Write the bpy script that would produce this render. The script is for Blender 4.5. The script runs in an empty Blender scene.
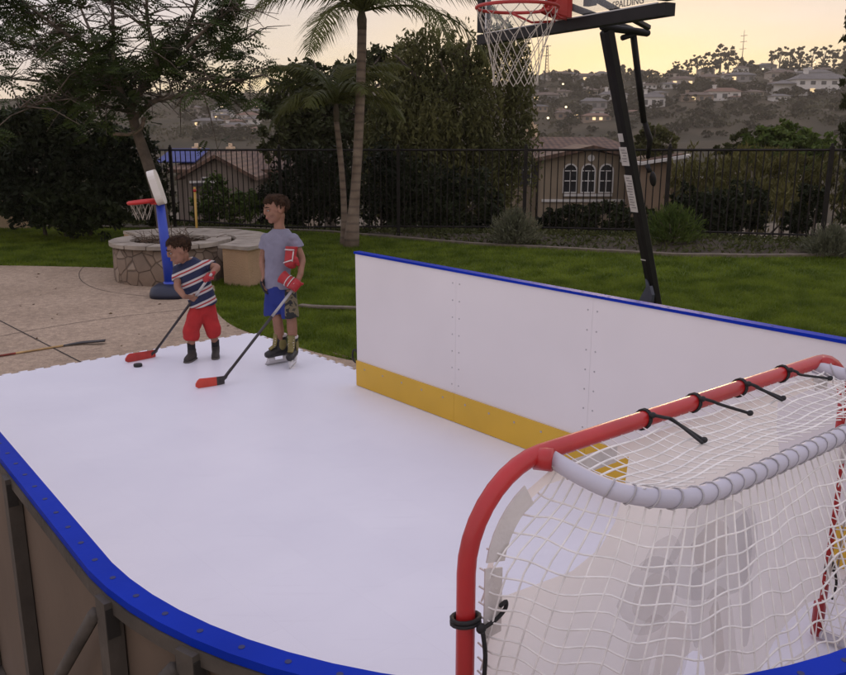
import bpy, math, random
import numpy as np
from mathutils import Vector, Matrix, Euler
from mathutils import noise as mnoise

SC = bpy.context.scene
COL = SC.collection
rnd = random.Random(7)
V = Vector

# ---------------------------------------------------------------- camera model
FPX, CAM_H = 846.0, 2.06
PITCH = math.atan(207 / 846)
def ray(u, v):
    x = (u - 423) / FPX; y = (337.5 - v) / FPX
    return V((x, math.cos(PITCH) + y * math.sin(PITCH), -math.sin(PITCH) + y * math.cos(PITCH)))
def G(u, v, z=0.0):                      # point of the level plane z seen at a photo position
    d = ray(u, v); t = (z - CAM_H) / d.z
    return V((d.x * t, d.y * t, z))
def D(u, v, Y):                          # point at forward distance Y
    d = ray(u, v); t = Y / d.y
    return V((d.x * t, Y, CAM_H + d.z * t))
DV = V((.647, -.763, 0)); NV = V((.763, .647, 0))
def R(n, s, z=0.0):                      # rink coordinates: n across, s along (towards the goal end)
    p = NV * n + DV * s
    return V((p.x, p.y, z))

# ---------------------------------------------------------------- materials
def new_mat(name):
    m = bpy.data.materials.new(name); m.use_nodes = True
    nt = m.node_tree; b = nt.nodes['Principled BSDF']
    return m, nt, b
def mat(name, col, rough=.6, var=.18, scale=6.0, bump=0.0, bscale=None, spec=.5, metal=0.0, col2=None, trans=0.0, detail=4, coat=0.0):
    m, nt, b = new_mat(name)
    tc = nt.nodes.new('ShaderNodeTexCoord')
    nz = nt.nodes.new('ShaderNodeTexNoise'); nz.inputs['Scale'].default_value = scale; nz.inputs['Detail'].default_value = detail
    nt.links.new(tc.outputs['Object'], nz.inputs['Vector'])
    rp = nt.nodes.new('ShaderNodeValToRGB')
    c2 = col2 if col2 else tuple(c * (1 + var) for c in col)
    c1 = col if col2 else tuple(c * (1 - var) for c in col)
    rp.color_ramp.elements[0].color = (*c1, 1); rp.color_ramp.elements[0].position = .32
    rp.color_ramp.elements[1].color = (*c2, 1); rp.color_ramp.elements[1].position = .68
    nt.links.new(nz.outputs['Fac'], rp.inputs['Fac']); nt.links.new(rp.outputs['Color'], b.inputs['Base Color'])
    b.inputs['Roughness'].default_value = rough; b.inputs['Metallic'].default_value = metal
    b.inputs['Specular IOR Level'].default_value = spec
    b.inputs['Coat Weight'].default_value = coat
    if bump:
        n2 = nt.nodes.new('ShaderNodeTexNoise'); n2.inputs['Scale'].default_value = bscale or scale * 4; n2.inputs['Detail'].default_value = 3
        nt.links.new(tc.outputs['Object'], n2.inputs['Vector'])
        bp = nt.nodes.new('ShaderNodeBump'); bp.inputs['Strength'].default_value = bump; bp.inputs['Distance'].default_value = .02
        nt.links.new(n2.outputs['Fac'], bp.inputs['Height']); nt.links.new(bp.outputs['Normal'], b.inputs['Normal'])
    return m
def leaf_mat(name, c1, c2, scale=1.3, rough=.55, transl=.25):
    m, nt, b = new_mat(name)
    tc = nt.nodes.new('ShaderNodeTexCoord')
    nz = nt.nodes.new('ShaderNodeTexNoise'); nz.inputs['Scale'].default_value = scale; nz.inputs['Detail'].default_value = 6
    nt.links.new(tc.outputs['Object'], nz.inputs['Vector'])
    rp = nt.nodes.new('ShaderNodeValToRGB')
    rp.color_ramp.elements[0].color = (*c1, 1); rp.color_ramp.elements[0].position = .35
    rp.color_ramp.elements[1].color = (*c2, 1); rp.color_ramp.elements[1].position = .65
    nt.links.new(nz.outputs['Fac'], rp.inputs['Fac']); nt.links.new(rp.outputs['Color'], b.inputs['Base Color'])
    b.inputs['Roughness'].default_value = rough; b.inputs['Specular IOR Level'].default_value = .12
    tr = nt.nodes.new('ShaderNodeBsdfTranslucent'); nt.links.new(rp.outputs['Color'], tr.inputs['Color'])
    mx = nt.nodes.new('ShaderNodeMixShader'); mx.inputs[0].default_value = transl
    out = nt.nodes['Material Output']
    nt.links.new(b.outputs[0], mx.inputs[1]); nt.links.new(tr.outputs[0], mx.inputs[2]); nt.links.new(mx.outputs[0], out.inputs['Surface'])
    return m
def emit_mat(name, col, strength):
    m, nt, b = new_mat(name)
    b.inputs['Base Color'].default_value = (*col, 1)
    b.inputs['Emission Color'].default_value = (*col, 1); b.inputs['Emission Strength'].default_value = strength
    return m

# ---------------------------------------------------------------- mesh builder
class MB:
    def __init__(s): s.v = []; s.f = []; s.m = []; s.sm = []
    def add(s, vs, fs, mi=0, smooth=False):
        o = len(s.v); s.v.extend([tuple(p) for p in vs])
        for f in fs: s.f.append([i + o for i in f]); s.m.append(mi); s.sm.append(smooth)
        return s
    def box(s, c, size, rot=None, mi=0, taper=1.0):
        hx, hy, hz = size[0] / 2, size[1] / 2, size[2] / 2; c = V(c); vs = []
        for z in (-hz, hz):
            k = taper if z > 0 else 1.0
            for x, y in ((-hx, -hy), (hx, -hy), (hx, hy), (-hx, hy)):
                p = V((x * k, y * k, z))
                if rot is not None: p = rot @ p
                vs.append(c + p)
        return s.add(vs, [(3, 2, 1, 0), (4, 5, 6, 7), (0, 1, 5, 4), (1, 2, 6, 5), (2, 3, 7, 6), (3, 0, 4, 7)], mi)
    def rbox(s, c, size, r=.01, rot=None, mi=0):           # box with chamfered edges
        hx, hy, hz = [a / 2 for a in size]; c = V(c)
        r = min(r, hx * .95, hy * .95, hz * .95)
        prof = [(-hz, r), (-hz + r, 0), (hz - r, 0), (hz, r)]
        vs = []; n = 8
        for z, i in prof:
            x, y = hx - i, hy - i
            for px, py in ((x - r, -y), (x, -y + r), (x, y - r), (x - r, y), (-x + r, y), (-x, y - r), (-x, -y + r), (-x + r, -y)):
                p = V((px, py, z)); p = rot @ p if rot is not None else p
                vs.append(c + p)
        fs = []
        for k in range(3):
            for i in range(n):
                j = (i + 1) % n; fs.append((k * n + i, k * n + j, (k + 1) * n + j, (k + 1) * n + i))
        fs.append(tuple(reversed(range(n)))); fs.append(tuple(range(3 * n, 4 * n)))
        return s.add(vs, fs, mi)
    def tube(s, pts, rad, n=8, mi=0, closed=False, smooth=True, caps=True, round_caps=False, squash=None):
        pts = [V(p) for p in pts]; N = len(pts)
        rads = [rad] * N if not hasattr(rad, '__len__') else list(rad)
        if round_caps and not closed:
            a = (pts[1] - pts[0]).normalized(); b = (pts[-1] - pts[-2]).normalized()
            pre = [(pts[0] - a * rads[0] * k, rads[0] * q) for k, q in ((.92, .38), (.7, .71), (.38, .92))]
            post = [(pts[-1] + b * rads[-1] * k, rads[-1] * q) for k, q in ((.38, .92), (.7, .71), (.92, .38))]
            pts = [p for p, _ in pre] + pts + [p for p, _ in post]; rads = [q for _, q in pre] + rads + [q for _, q in post]; N = len(pts)
        T = []
        for i in range(N):
            if closed: t = pts[(i + 1) % N] - pts[i - 1]
            else: t = pts[min(i + 1, N - 1)] - pts[max(i - 1, 0)]
            if t.length < 1e-9: t = V((0, 0, 1))
            T.append(t.normalized())
        up = V((0, 0, 1)) if abs(T[0].z) < .9 else V((1, 0, 0))
        A = (up - T[0] * up.dot(T[0])).normalized(); vs = []
        for i in range(N):
            if i:
                q = T[i - 1].rotation_difference(T[i]); A = q @ A
                A = (A - T[i] * A.dot(T[i])).normalized()
            B = T[i].cross(A)
            sq = squash or (1, 1)
            for k in range(n):
                th = 2 * math.pi * k / n
                vs.append(pts[i] + (A * math.cos(th) * sq[0] + B * math.sin(th) * sq[1]) * rads[i])
        fs = []
        for i in range(N if closed else N - 1):
            i2 = (i + 1) % N
            for k in range(n):
                k2 = (k + 1) % n; fs.append((i * n + k, i * n + k2, i2 * n + k2, i2 * n + k))
        if caps and not closed:
            fs.append(tuple(reversed(range(n)))); fs.append(tuple(range((N - 1) * n, N * n)))
        return s.add(vs, fs, mi, smooth)
    def loft(s, rings, n=20, mi=0, smooth=True, power=2.0):   # rings: (centre, half-axis a, half-axis b)
        vs = []
        for c, a, b in rings:
            c, a, b = V(c), V(a), V(b)
            for k in range(n):
                th = 2 * math.pi * k / n; ct, st = math.cos(th), math.sin(th)
                e = 2.0 / power
                vs.append(c + a * (abs(ct) ** e * (1 if ct >= 0 else -1)) + b * (abs(st) ** e * (1 if st >= 0 else -1)))
        fs = []
        for i in range(len(rings) - 1):
            for k in range(n):
                k2 = (k + 1) % n; fs.append((i * n + k, i * n + k2, (i + 1) * n + k2, (i + 1) * n + k))
        fs.append(tuple(reversed(range(n)))); fs.append(tuple(range((len(rings) - 1) * n, len(rings) * n)))
        return s.add(vs, fs, mi, smooth)
    def ell(s, c, ax, ay, az, n=14, m=10, mi=0):             # ellipsoid with three half-axis vectors
        c, ax, ay, az = V(c), V(ax), V(ay), V(az); rings = []
        for i in range(m):
            ph = -math.pi / 2 + math.pi * (i + .5) / m
            rings.append((c + az * math.sin(ph), ax * math.cos(ph), ay * math.cos(ph)))
        return s.loft(rings, n, mi)
    def prism(s, poly, h, mi=0):                              # polygon (3D points) extruded by vector h
        poly = [V(p) for p in poly]; n = len(poly); h = V(h)
        fs = [tuple(reversed(range(n))), tuple(range(n, 2 * n))] + [(i, (i + 1) % n, (i + 1) % n + n, i + n) for i in range(n)]
        return s.add(poly + [p + h for p in poly], fs, mi)
    def lathe(s, c, prof, n=24, mi=0, smooth=True):
        c = V(c); vs = []
        for r, z in prof:
            for k in range(n):
                th = 2 * math.pi * k / n; vs.append(c + V((r * math.cos(th), r * math.sin(th), z)))
        fs = []
        for i in range(len(prof) - 1):
            for k in range(n):
                k2 = (k + 1) % n; fs.append((i * n + k, i * n + k2, (i + 1) * n + k2, (i + 1) * n + k))
        return s.add(vs, fs, mi, smooth)
    def mesh(s, name, org=V((0, 0, 0))):
        me = bpy.data.meshes.new(name)
        me.from_pydata([(a - org.x, b - org.y, c - org.z) for a, b, c in s.v], [], s.f)
        me.polygons.foreach_set('material_index', s.m); me.polygons.foreach_set('use_smooth', s.sm)
        me.update(); return me
    def build(s, name, mats, parent=None, **kw):
        org = ORG.get(parent.name, V((0, 0, 0))) if parent else V((0, 0, 0))
        return link(name, s.mesh(name, org), mats, parent, **kw)
ORG = {}
def link(name, me, mats, parent=None):
    o = bpy.data.objects.new(name, me); COL.objects.link(o)
    for m in (mats if isinstance(mats, (list, tuple)) else [mats]): me.materials.append(m)
    if parent:
        o.parent = parent; ORG[o.name] = ORG.get(parent.name, V((0, 0, 0)))
    return o
def tag(o, label=None, cat=None, group=None, kind=None):
    if label: o['label'] = label
    if cat: o['category'] = cat
    if group: o['group'] = group
    if kind: o['kind'] = kind
    return o
def thing(name, label, cat, loc, group=None):
    o = bpy.data.objects.new(name, None); COL.objects.link(o); o.location = loc; o.empty_display_size = .1
    ORG[o.name] = V(loc); return tag(o, label, cat, group)
def dup(o, loc, rz=0.0, sc=(1, 1, 1), label=None):
    def cp(a, par):
        c = a.copy(); COL.objects.link(c)
        if par: c.parent = par
        for ch in list(a.children): cp(ch, c)
        return c
    r = cp(o, None); r.location = loc; r.rotation_euler = (0, 0, rz); r.scale = sc
    if label: r['label'] = label
    return r
def np_mesh(name, verts, faces_n, mats, parent=None, uniq=True, smooth=False):
    """verts: (N*faces_n,3) array, every faces_n verts form one face"""
    org = ORG.get(parent.name, V((0, 0, 0))) if parent else V((0, 0, 0))
    verts = np.asarray(verts, dtype=np.float32).reshape(-1, 3) - np.array(org, dtype=np.float32)
    nv = len(verts); nf = nv // faces_n
    me = bpy.data.meshes.new(name)
    me.vertices.add(nv); me.vertices.foreach_set('co', verts.ravel())
    me.loops.add(nv); me.loops.foreach_set('vertex_index', np.arange(nv, dtype=np.int32))
    me.polygons.add(nf); me.polygons.foreach_set('loop_start', np.arange(0, nv, faces_n, dtype=np.int32))
    try: me.polygons.foreach_set('loop_total', np.full(nf, faces_n, dtype=np.int32))
    except Exception: pass
    me.update(calc_edges=True); me.validate()
    return link(name, me, mats, parent)
def remesh(mb, name, voxel, mats, parent, smooth=6, fac=.5, sub=False):
    org = ORG.get(parent.name, V((0, 0, 0))) if parent else V((0, 0, 0))
    ob = bpy.data.objects.new('tmp', mb.mesh('tmp', org)); COL.objects.link(ob)
    r = ob.modifiers.new('r', 'REMESH'); r.mode = 'VOXEL'; r.voxel_size = voxel; r.use_smooth_shade = True
    if smooth:
        q = ob.modifiers.new('s', 'SMOOTH'); q.factor = fac; q.iterations = smooth
    dg = bpy.context.evaluated_depsgraph_get()
    me = bpy.data.meshes.new_from_object(ob.evaluated_get(dg)); me.name = name
    bpy.data.objects.remove(ob); me.materials.clear()
    me.polygons.foreach_set('use_smooth', [True] * len(me.polygons))
    return link(name, me, mats, parent)
def crumple(o, amp, freq, amp2=0.0, freq2=30.0, stretch=(1, 1, 1)):      # cloth folds or hair strands as real relief
    me = o.data; n = len(me.vertices); co = np.zeros(n * 3, np.float32); no = np.zeros(n * 3, np.float32)
    me.vertices.foreach_get('co', co); me.vertex_normals.foreach_get('vector', no); co = co.reshape(-1, 3); no = no.reshape(-1, 3)
    d = np.array([mnoise.noise(V((c[0] * freq * stretch[0], c[1] * freq * stretch[1], c[2] * freq * stretch[2]))) * amp + (mnoise.noise(V((c[0], c[1], c[2])) * freq2) * amp2 if amp2 else 0) for c in co.tolist()])
    me.vertices.foreach_set('co', (co + no * d[:, None]).astype(np.float32).ravel())
    o.data.update(); return o
def smoothstep(a, b, x):
    t = min(1, max(0, (x - a) / (b - a))); return t * t * (3 - 2 * t)
def catmull(pts, k=8):
    pts = [V(p) for p in pts]; out = []
    for i in range(len(pts) - 1):
        p0, p1, p2, p3 = pts[max(i - 1, 0)], pts[i], pts[i + 1], pts[min(i + 2, len(pts) - 1)]
        for j in range(k):
            t = j / k
            out.append(.5 * ((2 * p1) + (p2 - p0) * t + (2 * p0 - 5 * p1 + 4 * p2 - p3) * t * t + (3 * p1 - p0 - 3 * p2 + p3) * t ** 3))
    out.append(pts[-1]); return out
def in_poly(x, y, poly):
    c = np.zeros(len(x), bool); j = len(poly) - 1
    for i in range(len(poly)):
        xi, yi = poly[i][0], poly[i][1]; xj, yj = poly[j][0], poly[j][1]
        cond = ((yi > y) != (yj > y)) & (x < (xj - xi) * (y - yi) / (yj - yi + 1e-12) + xi)
        c ^= cond; j = i
    return c

# ---------------------------------------------------------------- render, camera, world
SC.render.engine = 'CYCLES'
try:
    SC.cycles.use_denoising = True; SC.cycles.denoiser = 'OPENIMAGEDENOISE'
except Exception: pass
SC.cycles.max_bounces = 8; SC.cycles.transparent_max_bounces = 12
SC.cycles.volume_bounces = 0
SC.view_settings.view_transform = 'Standard'; SC.view_settings.look = 'None'
SC.view_settings.exposure = 0.38; SC.view_settings.gamma = 1.0; SC.view_settings.use_curve_mapping = False
cam = bpy.data.cameras.new('camera'); co = bpy.data.objects.new('camera', cam); COL.objects.link(co)
cam.lens = 36; cam.sensor_width = 36; cam.sensor_fit = 'HORIZONTAL'; cam.clip_start = .05; cam.clip_end = 5000
co.location = (0, 0, CAM_H); co.rotation_euler = (math.pi / 2 - PITCH, 0, 0)
SC.camera = co

SUN_AZ, SUN_EL = math.radians(14), math.radians(5)      # azimuth clockwise from +Y
w = bpy.data.worlds.new('World'); SC.world = w; w.use_nodes = True
nt = w.node_tree; nt.nodes.clear()
def N(t): return nt.nodes.new(t)
def MATH(op, a, b=None, c=None):
    n = N('ShaderNodeMath'); n.operation = op
    for i, x in enumerate((a, b, c)):
        if x is None: continue
        if isinstance(x, (int, float)): n.inputs[i].default_value = x
        else: nt.links.new(x, n.inputs[i])
    return n.outputs[0]
def RAMP(fac, stops):
    r = N('ShaderNodeValToRGB'); e = r.color_ramp.elements
    while len(e) < len(stops): e.new(.5)
    for el, (p, c) in zip(e, stops): el.position = p; el.color = (*c, 1)
    nt.links.new(fac, r.inputs[0]); return r.outputs[0]
def MIX(f, a, b, mode='MIX'):
    m = N('ShaderNodeMix'); m.data_type = 'RGBA'; m.blend_type = mode
    for i, x in ((0, f), (6, a), (7, b)):
        if isinstance(x, (int, float)): m.inputs[i].default_value = x
        elif isinstance(x, tuple): m.inputs[i].default_value = (*x, 1)
        else: nt.links.new(x, m.inputs[i])
    return m.outputs[2]
sky = N('ShaderNodeTexSky'); sky.sky_type = 'NISHITA'; sky.sun_disc = False
sky.sun_elevation = SUN_EL; sky.sun_rotation = SUN_AZ
tc = N('ShaderNodeTexCoord'); sep = N('ShaderNodeSeparateXYZ'); nt.links.new(tc.outputs['Generated'], sep.inputs[0])
X, Y, Z = sep.outputs
# cloud deck: noise on a flat layer seen in perspective
zc = MATH('ADD', MATH('MAXIMUM', Z, 0.0), .12)
cx = MATH('DIVIDE', X, zc); cy = MATH('DIVIDE', Y, zc)
cmb = N('ShaderNodeCombineXYZ'); nt.links.new(cx, cmb.inputs[0]); nt.links.new(cy, cmb.inputs[1])
cn = N('ShaderNodeTexNoise'); cn.inputs['Scale'].default_value = .8; cn.inputs['Detail'].default_value = 5; cn.inputs['Roughness'].default_value = .5
nt.links.new(cmb.outputs[0], cn.inputs['Vector'])
cloud = RAMP(cn.outputs['Fac'], [(.35, (0, 0, 0)), (.68, (1, 1, 1))])
base = RAMP(Z, SKY_STOPS := [(0.0, (.98, .76, .30)), (.04, (.95, .76, .33)), (.08, (.83, .68, .42)), (.13, (.69, .59, .51)), (.3, (.76, .70, .77)), (1.0, (.80, .78, 1.0))])
coolb = RAMP(Z, [(0.0, (.98, .74, .48)), (.03, (.92, .74, .55)), (.08, (.78, .69, .68)), (.14, (.73, .67, .73)), (.3, (.76, .72, .82)), (1.0, (.80, .78, 1.0))])
az = MATH('ADD', MATH('MULTIPLY', X, math.sin(SUN_AZ)), MATH('MULTIPLY', Y, math.cos(SUN_AZ)))
azf = RAMP(az, [(.80, (0, 0, 0)), (.985, (1, 1, 1))])
gl = MIX(azf, coolb, base)
cl = MIX(MATH('MULTIPLY', cloud, .5), gl, (.80, .72, .74))
cl2 = MIX(MATH('LESS_THAN', Z, -.02), cl, (.10, .085, .07))
bg1 = N('ShaderNodeBackground'); nt.links.new(sky.outputs[0], bg1.inputs['Color']); bg1.inputs['Strength'].default_value = .05
bg2 = N('ShaderNodeBackground'); nt.links.new(cl2, bg2.inputs['Color']); bg2.inputs['Strength'].default_value = 1.0
ad = N('ShaderNodeMixShader'); ad.inputs[0].default_value = .8      # four fifths cloud cover
nt.links.new(bg1.outputs[0], ad.inputs[1]); nt.links.new(bg2.outputs[0], ad.inputs[2])
wo = N('ShaderNodeOutputWorld'); nt.links.new(ad.outputs[0], wo.inputs['Surface'])
sl = bpy.data.lights.new('sun', 'SUN'); sl.energy = 1.0; sl.angle = math.radians(12); sl.color = (1, .72, .42)
so = bpy.data.objects.new('sun', sl); COL.objects.link(so)
sd = V((math.sin(SUN_AZ) * math.cos(SUN_EL), math.cos(SUN_AZ) * math.cos(SUN_EL), math.sin(SUN_EL)))
so.rotation_euler = sd.to_track_quat('Z', 'Y').to_euler(); so.location = (0, 0, 30)
# ================================================================ SETTING
def interp(x, xs, ys): return float(np.interp(x, xs, ys))
def lawn_z(x, y):
    return .16 * smoothstep(10, 15, y) * min(1, max(0, (x + 1.5) / 6))
curb_px = [(-200, 224), (60, 226), (250, 228), (330, 231), (400, 237), (470, 243), (530, 246), (600, 249), (680, 252), (760, 253), (850, 252), (1000, 250)]
curb_pts = [G(u, v, 0) for u, v in curb_px]
for p in curb_pts:
    for _ in range(3):                       # settle on the sloping lawn
        z = lawn_z(p.x, p.y); q = ray(423 + 846 * 0, 337)
    k = (CAM_H - z) / CAM_H; p.x *= k; p.y *= k; p.z = z
cx_, cy_ = np.array([p.x for p in curb_pts]), np.array([p.y for p in curb_pts])
def curb_y(x): return interp(x, cx_, cy_)
FENCE = [(-60, 20.6), (60, 19.5), (170, 18.6), (279, 17.8), (398, 16.9), (526, 16.0), (670, 15.0), (832, 14.1), (1010, 13.2)]
fp = [D(u, 150, Y) for u, Y in FENCE]
fx_, fy_ = np.array([p.x for p in fp]), np.array([p.y for p in fp])
def fence_y(x): return float(np.interp(x, fx_, fy_))
def ground_z(x, y):
    fy = fence_y(x); cy = curb_y(x)
    base = lawn_z(x, min(y, cy))
    if y <= cy: return base - .07
    bed = .05 + .07 * min(1, max(0, (x + 2) / 7))
    if y <= fy + .3: return base - .05 + bed * smoothstep(cy, fy, y)
    t = y - fy - .3
    z0 = base - .05 + bed
    if y < 40: z = z0 - .125 * t
    else:
        zz = z0 - .125 * (40 - fy - .3)
        z = zz - 10.5 * smoothstep(40, 135, y)
    return z
def ridge(x):
    return interp(x, [-420, -217, -150, -114, -60, 0, 60, 120, 160, 215, 420], [17, 17.5, 20, 20.5, 21, 23, 28, 29, 31, 33, 34])
def hill_z(x, y):
    z0 = ground_z(x, 135) - 1.0
    s = smoothstep(120, 455, y) * .45 + .55 * min(1, max(0, (y - 120) / 335))
    top = ridge(x * 450 / max(y, 200))
    z = z0 + (top - z0) * s
    n = mnoise.noise(V((x * .012, y * .012, 3.1))) * 5 + mnoise.noise(V((x * .04, y * .04, 1.7))) * 1.6
    z += n * smoothstep(140, 220, y) * (1 - .8 * smoothstep(400, 450, y))
    if y > 470: z -= (y - 470) * .06
    return z
m_dirt = mat('dry_earth', (.045, .034, .022), .95, .4, 2.5, .8, 20, col2=(.082, .062, .038))
m_scrubland = mat('scrub_hillside', (.032, .030, .019), 1, .4, .05, 0, col2=(.078, .062, .040), detail=8, spec=.1)
m_lawn = mat('lawn_turf', (.065, .10, .012), .9, .3, 1.2, .6, 60, col2=(.10, .14, .018), spec=.2)
def sheet(name, ys, xs_of, zf, m, kind='structure'):
    b = MB(); nx = None; rows = []
    for y in ys:
        xs = xs_of(y); nx = len(xs)
        rows.append([(x, y, zf(x, y)) for x in xs])
    vs = [p for r in rows for p in r]
    fs = [(i * nx + j, i * nx + j + 1, (i + 1) * nx + j + 1, (i + 1) * nx + j) for i in range(len(ys) - 1) for j in range(nx - 1)]
    b.add(vs, fs, 0, True)
    return tag(b.build(name, m), kind=kind)
ys = [-60, -30, -10, 0, 5, 9] + list(np.arange(10, 24, .35)) + list(np.arange(24, 45, 1.5)) + list(np.arange(45, 150, 6))
sheet('ground', ys, lambda y: list(np.linspace(-1, 1, 121) * (max(y, 0) * .95 + 22)), ground_z, m_dirt)
ys = list(np.arange(120, 480, 6)) + list(np.arange(480, 800, 40))
sheet('hillside', ys, lambda y: list(np.linspace(-1, 1, 161) * (y * .78 + 20)), hill_z, m_scrubland)
# lawn sheet up to the kerb
b = MB(); xs = np.linspace(-24, 22, 93); ts = np.linspace(0, 1, 40); vs = []
for x in xs:
    c = curb_y(x)
    for t in ts:
        y = -6 + (c + 6) * t; vs.append((x, y, lawn_z(x, y) - .04))
nt_ = len(ts)
fs = [(i * nt_ + j, (i + 1) * nt_ + j, (i + 1) * nt_ + j + 1, i * nt_ + j + 1) for i in range(len(xs) - 1) for j in range(nt_ - 1)]
b.add(vs, fs, 0, True); tag(b.build('lawn', m_lawn), kind='structure')
# mow kerb at the back of the lawn
m_curb = mat('kerb_concrete', (.15, .12, .085), .9, .25, 9, .4)
b = MB(); xs = np.linspace(-14, 14, 120); vs = []
for x in xs:
    y = curb_y(x); z = lawn_z(x, y)
    vs += [(x, y - .06, z - .06), (x, y - .06, z + .012), (x, y + .06, z + .012), (x, y + .06, z - .06)]
fs = [(i * 4 + k, i * 4 + k + 1, i * 4 + k + 5, i * 4 + k + 4) for i in range(len(xs) - 1) for k in range(3)]
b.add(vs, fs); tag(b.build('mow_kerb', m_curb), kind='structure')
b = MB(); path = [G(u, v, -.01) for u, v in ((300, 306), (318, 307.5), (352, 308.5), (420, 312), (520, 326))]
path = catmull(path, 6)
for a, c in zip(path[:-1], path[1:]):
    d = (c - a).normalized(); s = V((-d.y, d.x, 0)) * .05
    b.prism([a - s, a + s, c + s, c - s], (0, 0, .022))
tag(b.build('lawn_edging', m_curb), kind='structure')

# patio
edge_px = [(118, 268.5), (150, 276), (205, 284), (215, 287), (213, 297), (217, 312), (230, 324), (250, 333), (272, 338.5), (313, 351.5), (350, 360), (372, 364)]
patio_far = [(-300, 266), (-100, 265.5), (0, 265.5), (60, 266.5)]
PZ = -.02
pp = [G(u, v, PZ) for u, v in patio_far] + [G(u, v, PZ) for u, v in edge_px]
pp = [V((-24, 13.0, PZ))] + catmull(pp, 4) + [R(4.45, -6.6, PZ), R(4.6, -4, PZ), R(4.7, 3, PZ), R(0, 4, PZ), V((-24, -6, PZ))]
PATIO = [(p.x, p.y) for p in pp]
m_conc, ntc, bc = new_mat('exposed_aggregate_concrete')
tcc = ntc.nodes.new('ShaderNodeTexCoord')
n1 = ntc.nodes.new('ShaderNodeTexNoise'); n1.inputs['Scale'].default_value = .7; n1.inputs['Detail'].default_value = 6
n2 = ntc.nodes.new('ShaderNodeTexVoronoi'); n2.inputs['Scale'].default_value = 75
n3 = ntc.nodes.new('ShaderNodeTexNoise'); n3.inputs['Scale'].default_value = 14; n3.inputs['Detail'].default_value = 5
for q in (n1, n2, n3): ntc.links.new(tcc.outputs['Object'], q.inputs['Vector'])
r1 = ntc.nodes.new('ShaderNodeValToRGB'); r1.color_ramp.elements[0].position = .3; r1.color_ramp.elements[1].position = .7
r1.color_ramp.elements[0].color = (.34, .262, .19, 1); r1.color_ramp.elements[1].color = (.45, .352, .262, 1)
ntc.links.new(n1.outputs['Fac'], r1.inputs['Fac'])
r2 = ntc.nodes.new('ShaderNodeValToRGB'); r2.color_ramp.elements[0].position = .25; r2.color_ramp.elements[1].position = .75
r2.color_ramp.elements[0].color = (.84, .83, .82, 1); r2.color_ramp.elements[1].color = (1.12, 1.10, 1.07, 1)
ntc.links.new(n2.outputs['Color'], r2.inputs['Fac'])
r3 = ntc.nodes.new('ShaderNodeValToRGB'); r3.color_ramp.elements[0].position = .3; r3.color_ramp.elements[1].position = .7
r3.color_ramp.elements[0].color = (.74, .72, .71, 1); r3.color_ramp.elements[1].color = (1.1, 1.08, 1.05, 1)
ntc.links.new(n3.outputs['Fac'], r3.inputs['Fac'])
def mixmul(ntx, a, b2, f=1.0):
    mm = ntx.nodes.new('ShaderNodeMix'); mm.data_type = 'RGBA'; mm.blend_type = 'MULTIPLY'; mm.inputs[0].default_value = f
    ntx.links.new(a, mm.inputs[6]); ntx.links.new(b2, mm.inputs[7]); return mm.outputs[2]
ntc.links.new(mixmul(ntc, mixmul(ntc, r1.outputs[0], r2.outputs[0]), r3.outputs[0]), bc.inputs['Base Color'])
bc.inputs['Roughness'].default_value = .85; bc.inputs['Specular IOR Level'].default_value = .25
bpn = ntc.nodes.new('ShaderNodeBump'); bpn.inputs['Strength'].default_value = .5; bpn.inputs['Distance'].default_value = .006
ntc.links.new(n2.outputs['Distance'], bpn.inputs['Height']); ntc.links.new(bpn.outputs[0], bc.inputs['Normal'])
m_joint = mat('joint_dark', (.035, .027, .022), .95, .3, 20)
b = MB(); b.prism([V((x, y, -.09)) for x, y in PATIO], (0, 0, .09 + PZ))
def strip(b, a, c, w, z, mi, h=.002):
    d = (c - a).normalized(); s = V((-d.y, d.x, 0)) * w / 2
    q = [V((p.x, p.y, z)) for p in (a - s, a + s, c + s, c - s)]
    b.add(q, [(3, 2, 1, 0)], mi)
strip(b, G(-60, 290, PZ), G(84, 364, PZ), .015, PZ + .004, 1)
cj = catmull([G(-90, 355, PZ), G(18, 333, PZ), G(100, 319.5, PZ), G(180, 310, PZ), G(216, 306, PZ)], 4)
for a, c in zip(cj[:-1], cj[1:]): strip(b, a, c, .009, PZ + .004, 1)
arc = catmull([G(84, 266.5, PZ), G(79, 274, PZ), G(84, 283, PZ), G(105, 291, PZ), G(150, 297, PZ)], 5)
for a, c in zip(arc[:-1], arc[1:]): strip(b, a, c, .008, PZ + .004, 1)
tag(b.build('patio', [m_conc, m_joint]), kind='structure')

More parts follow.
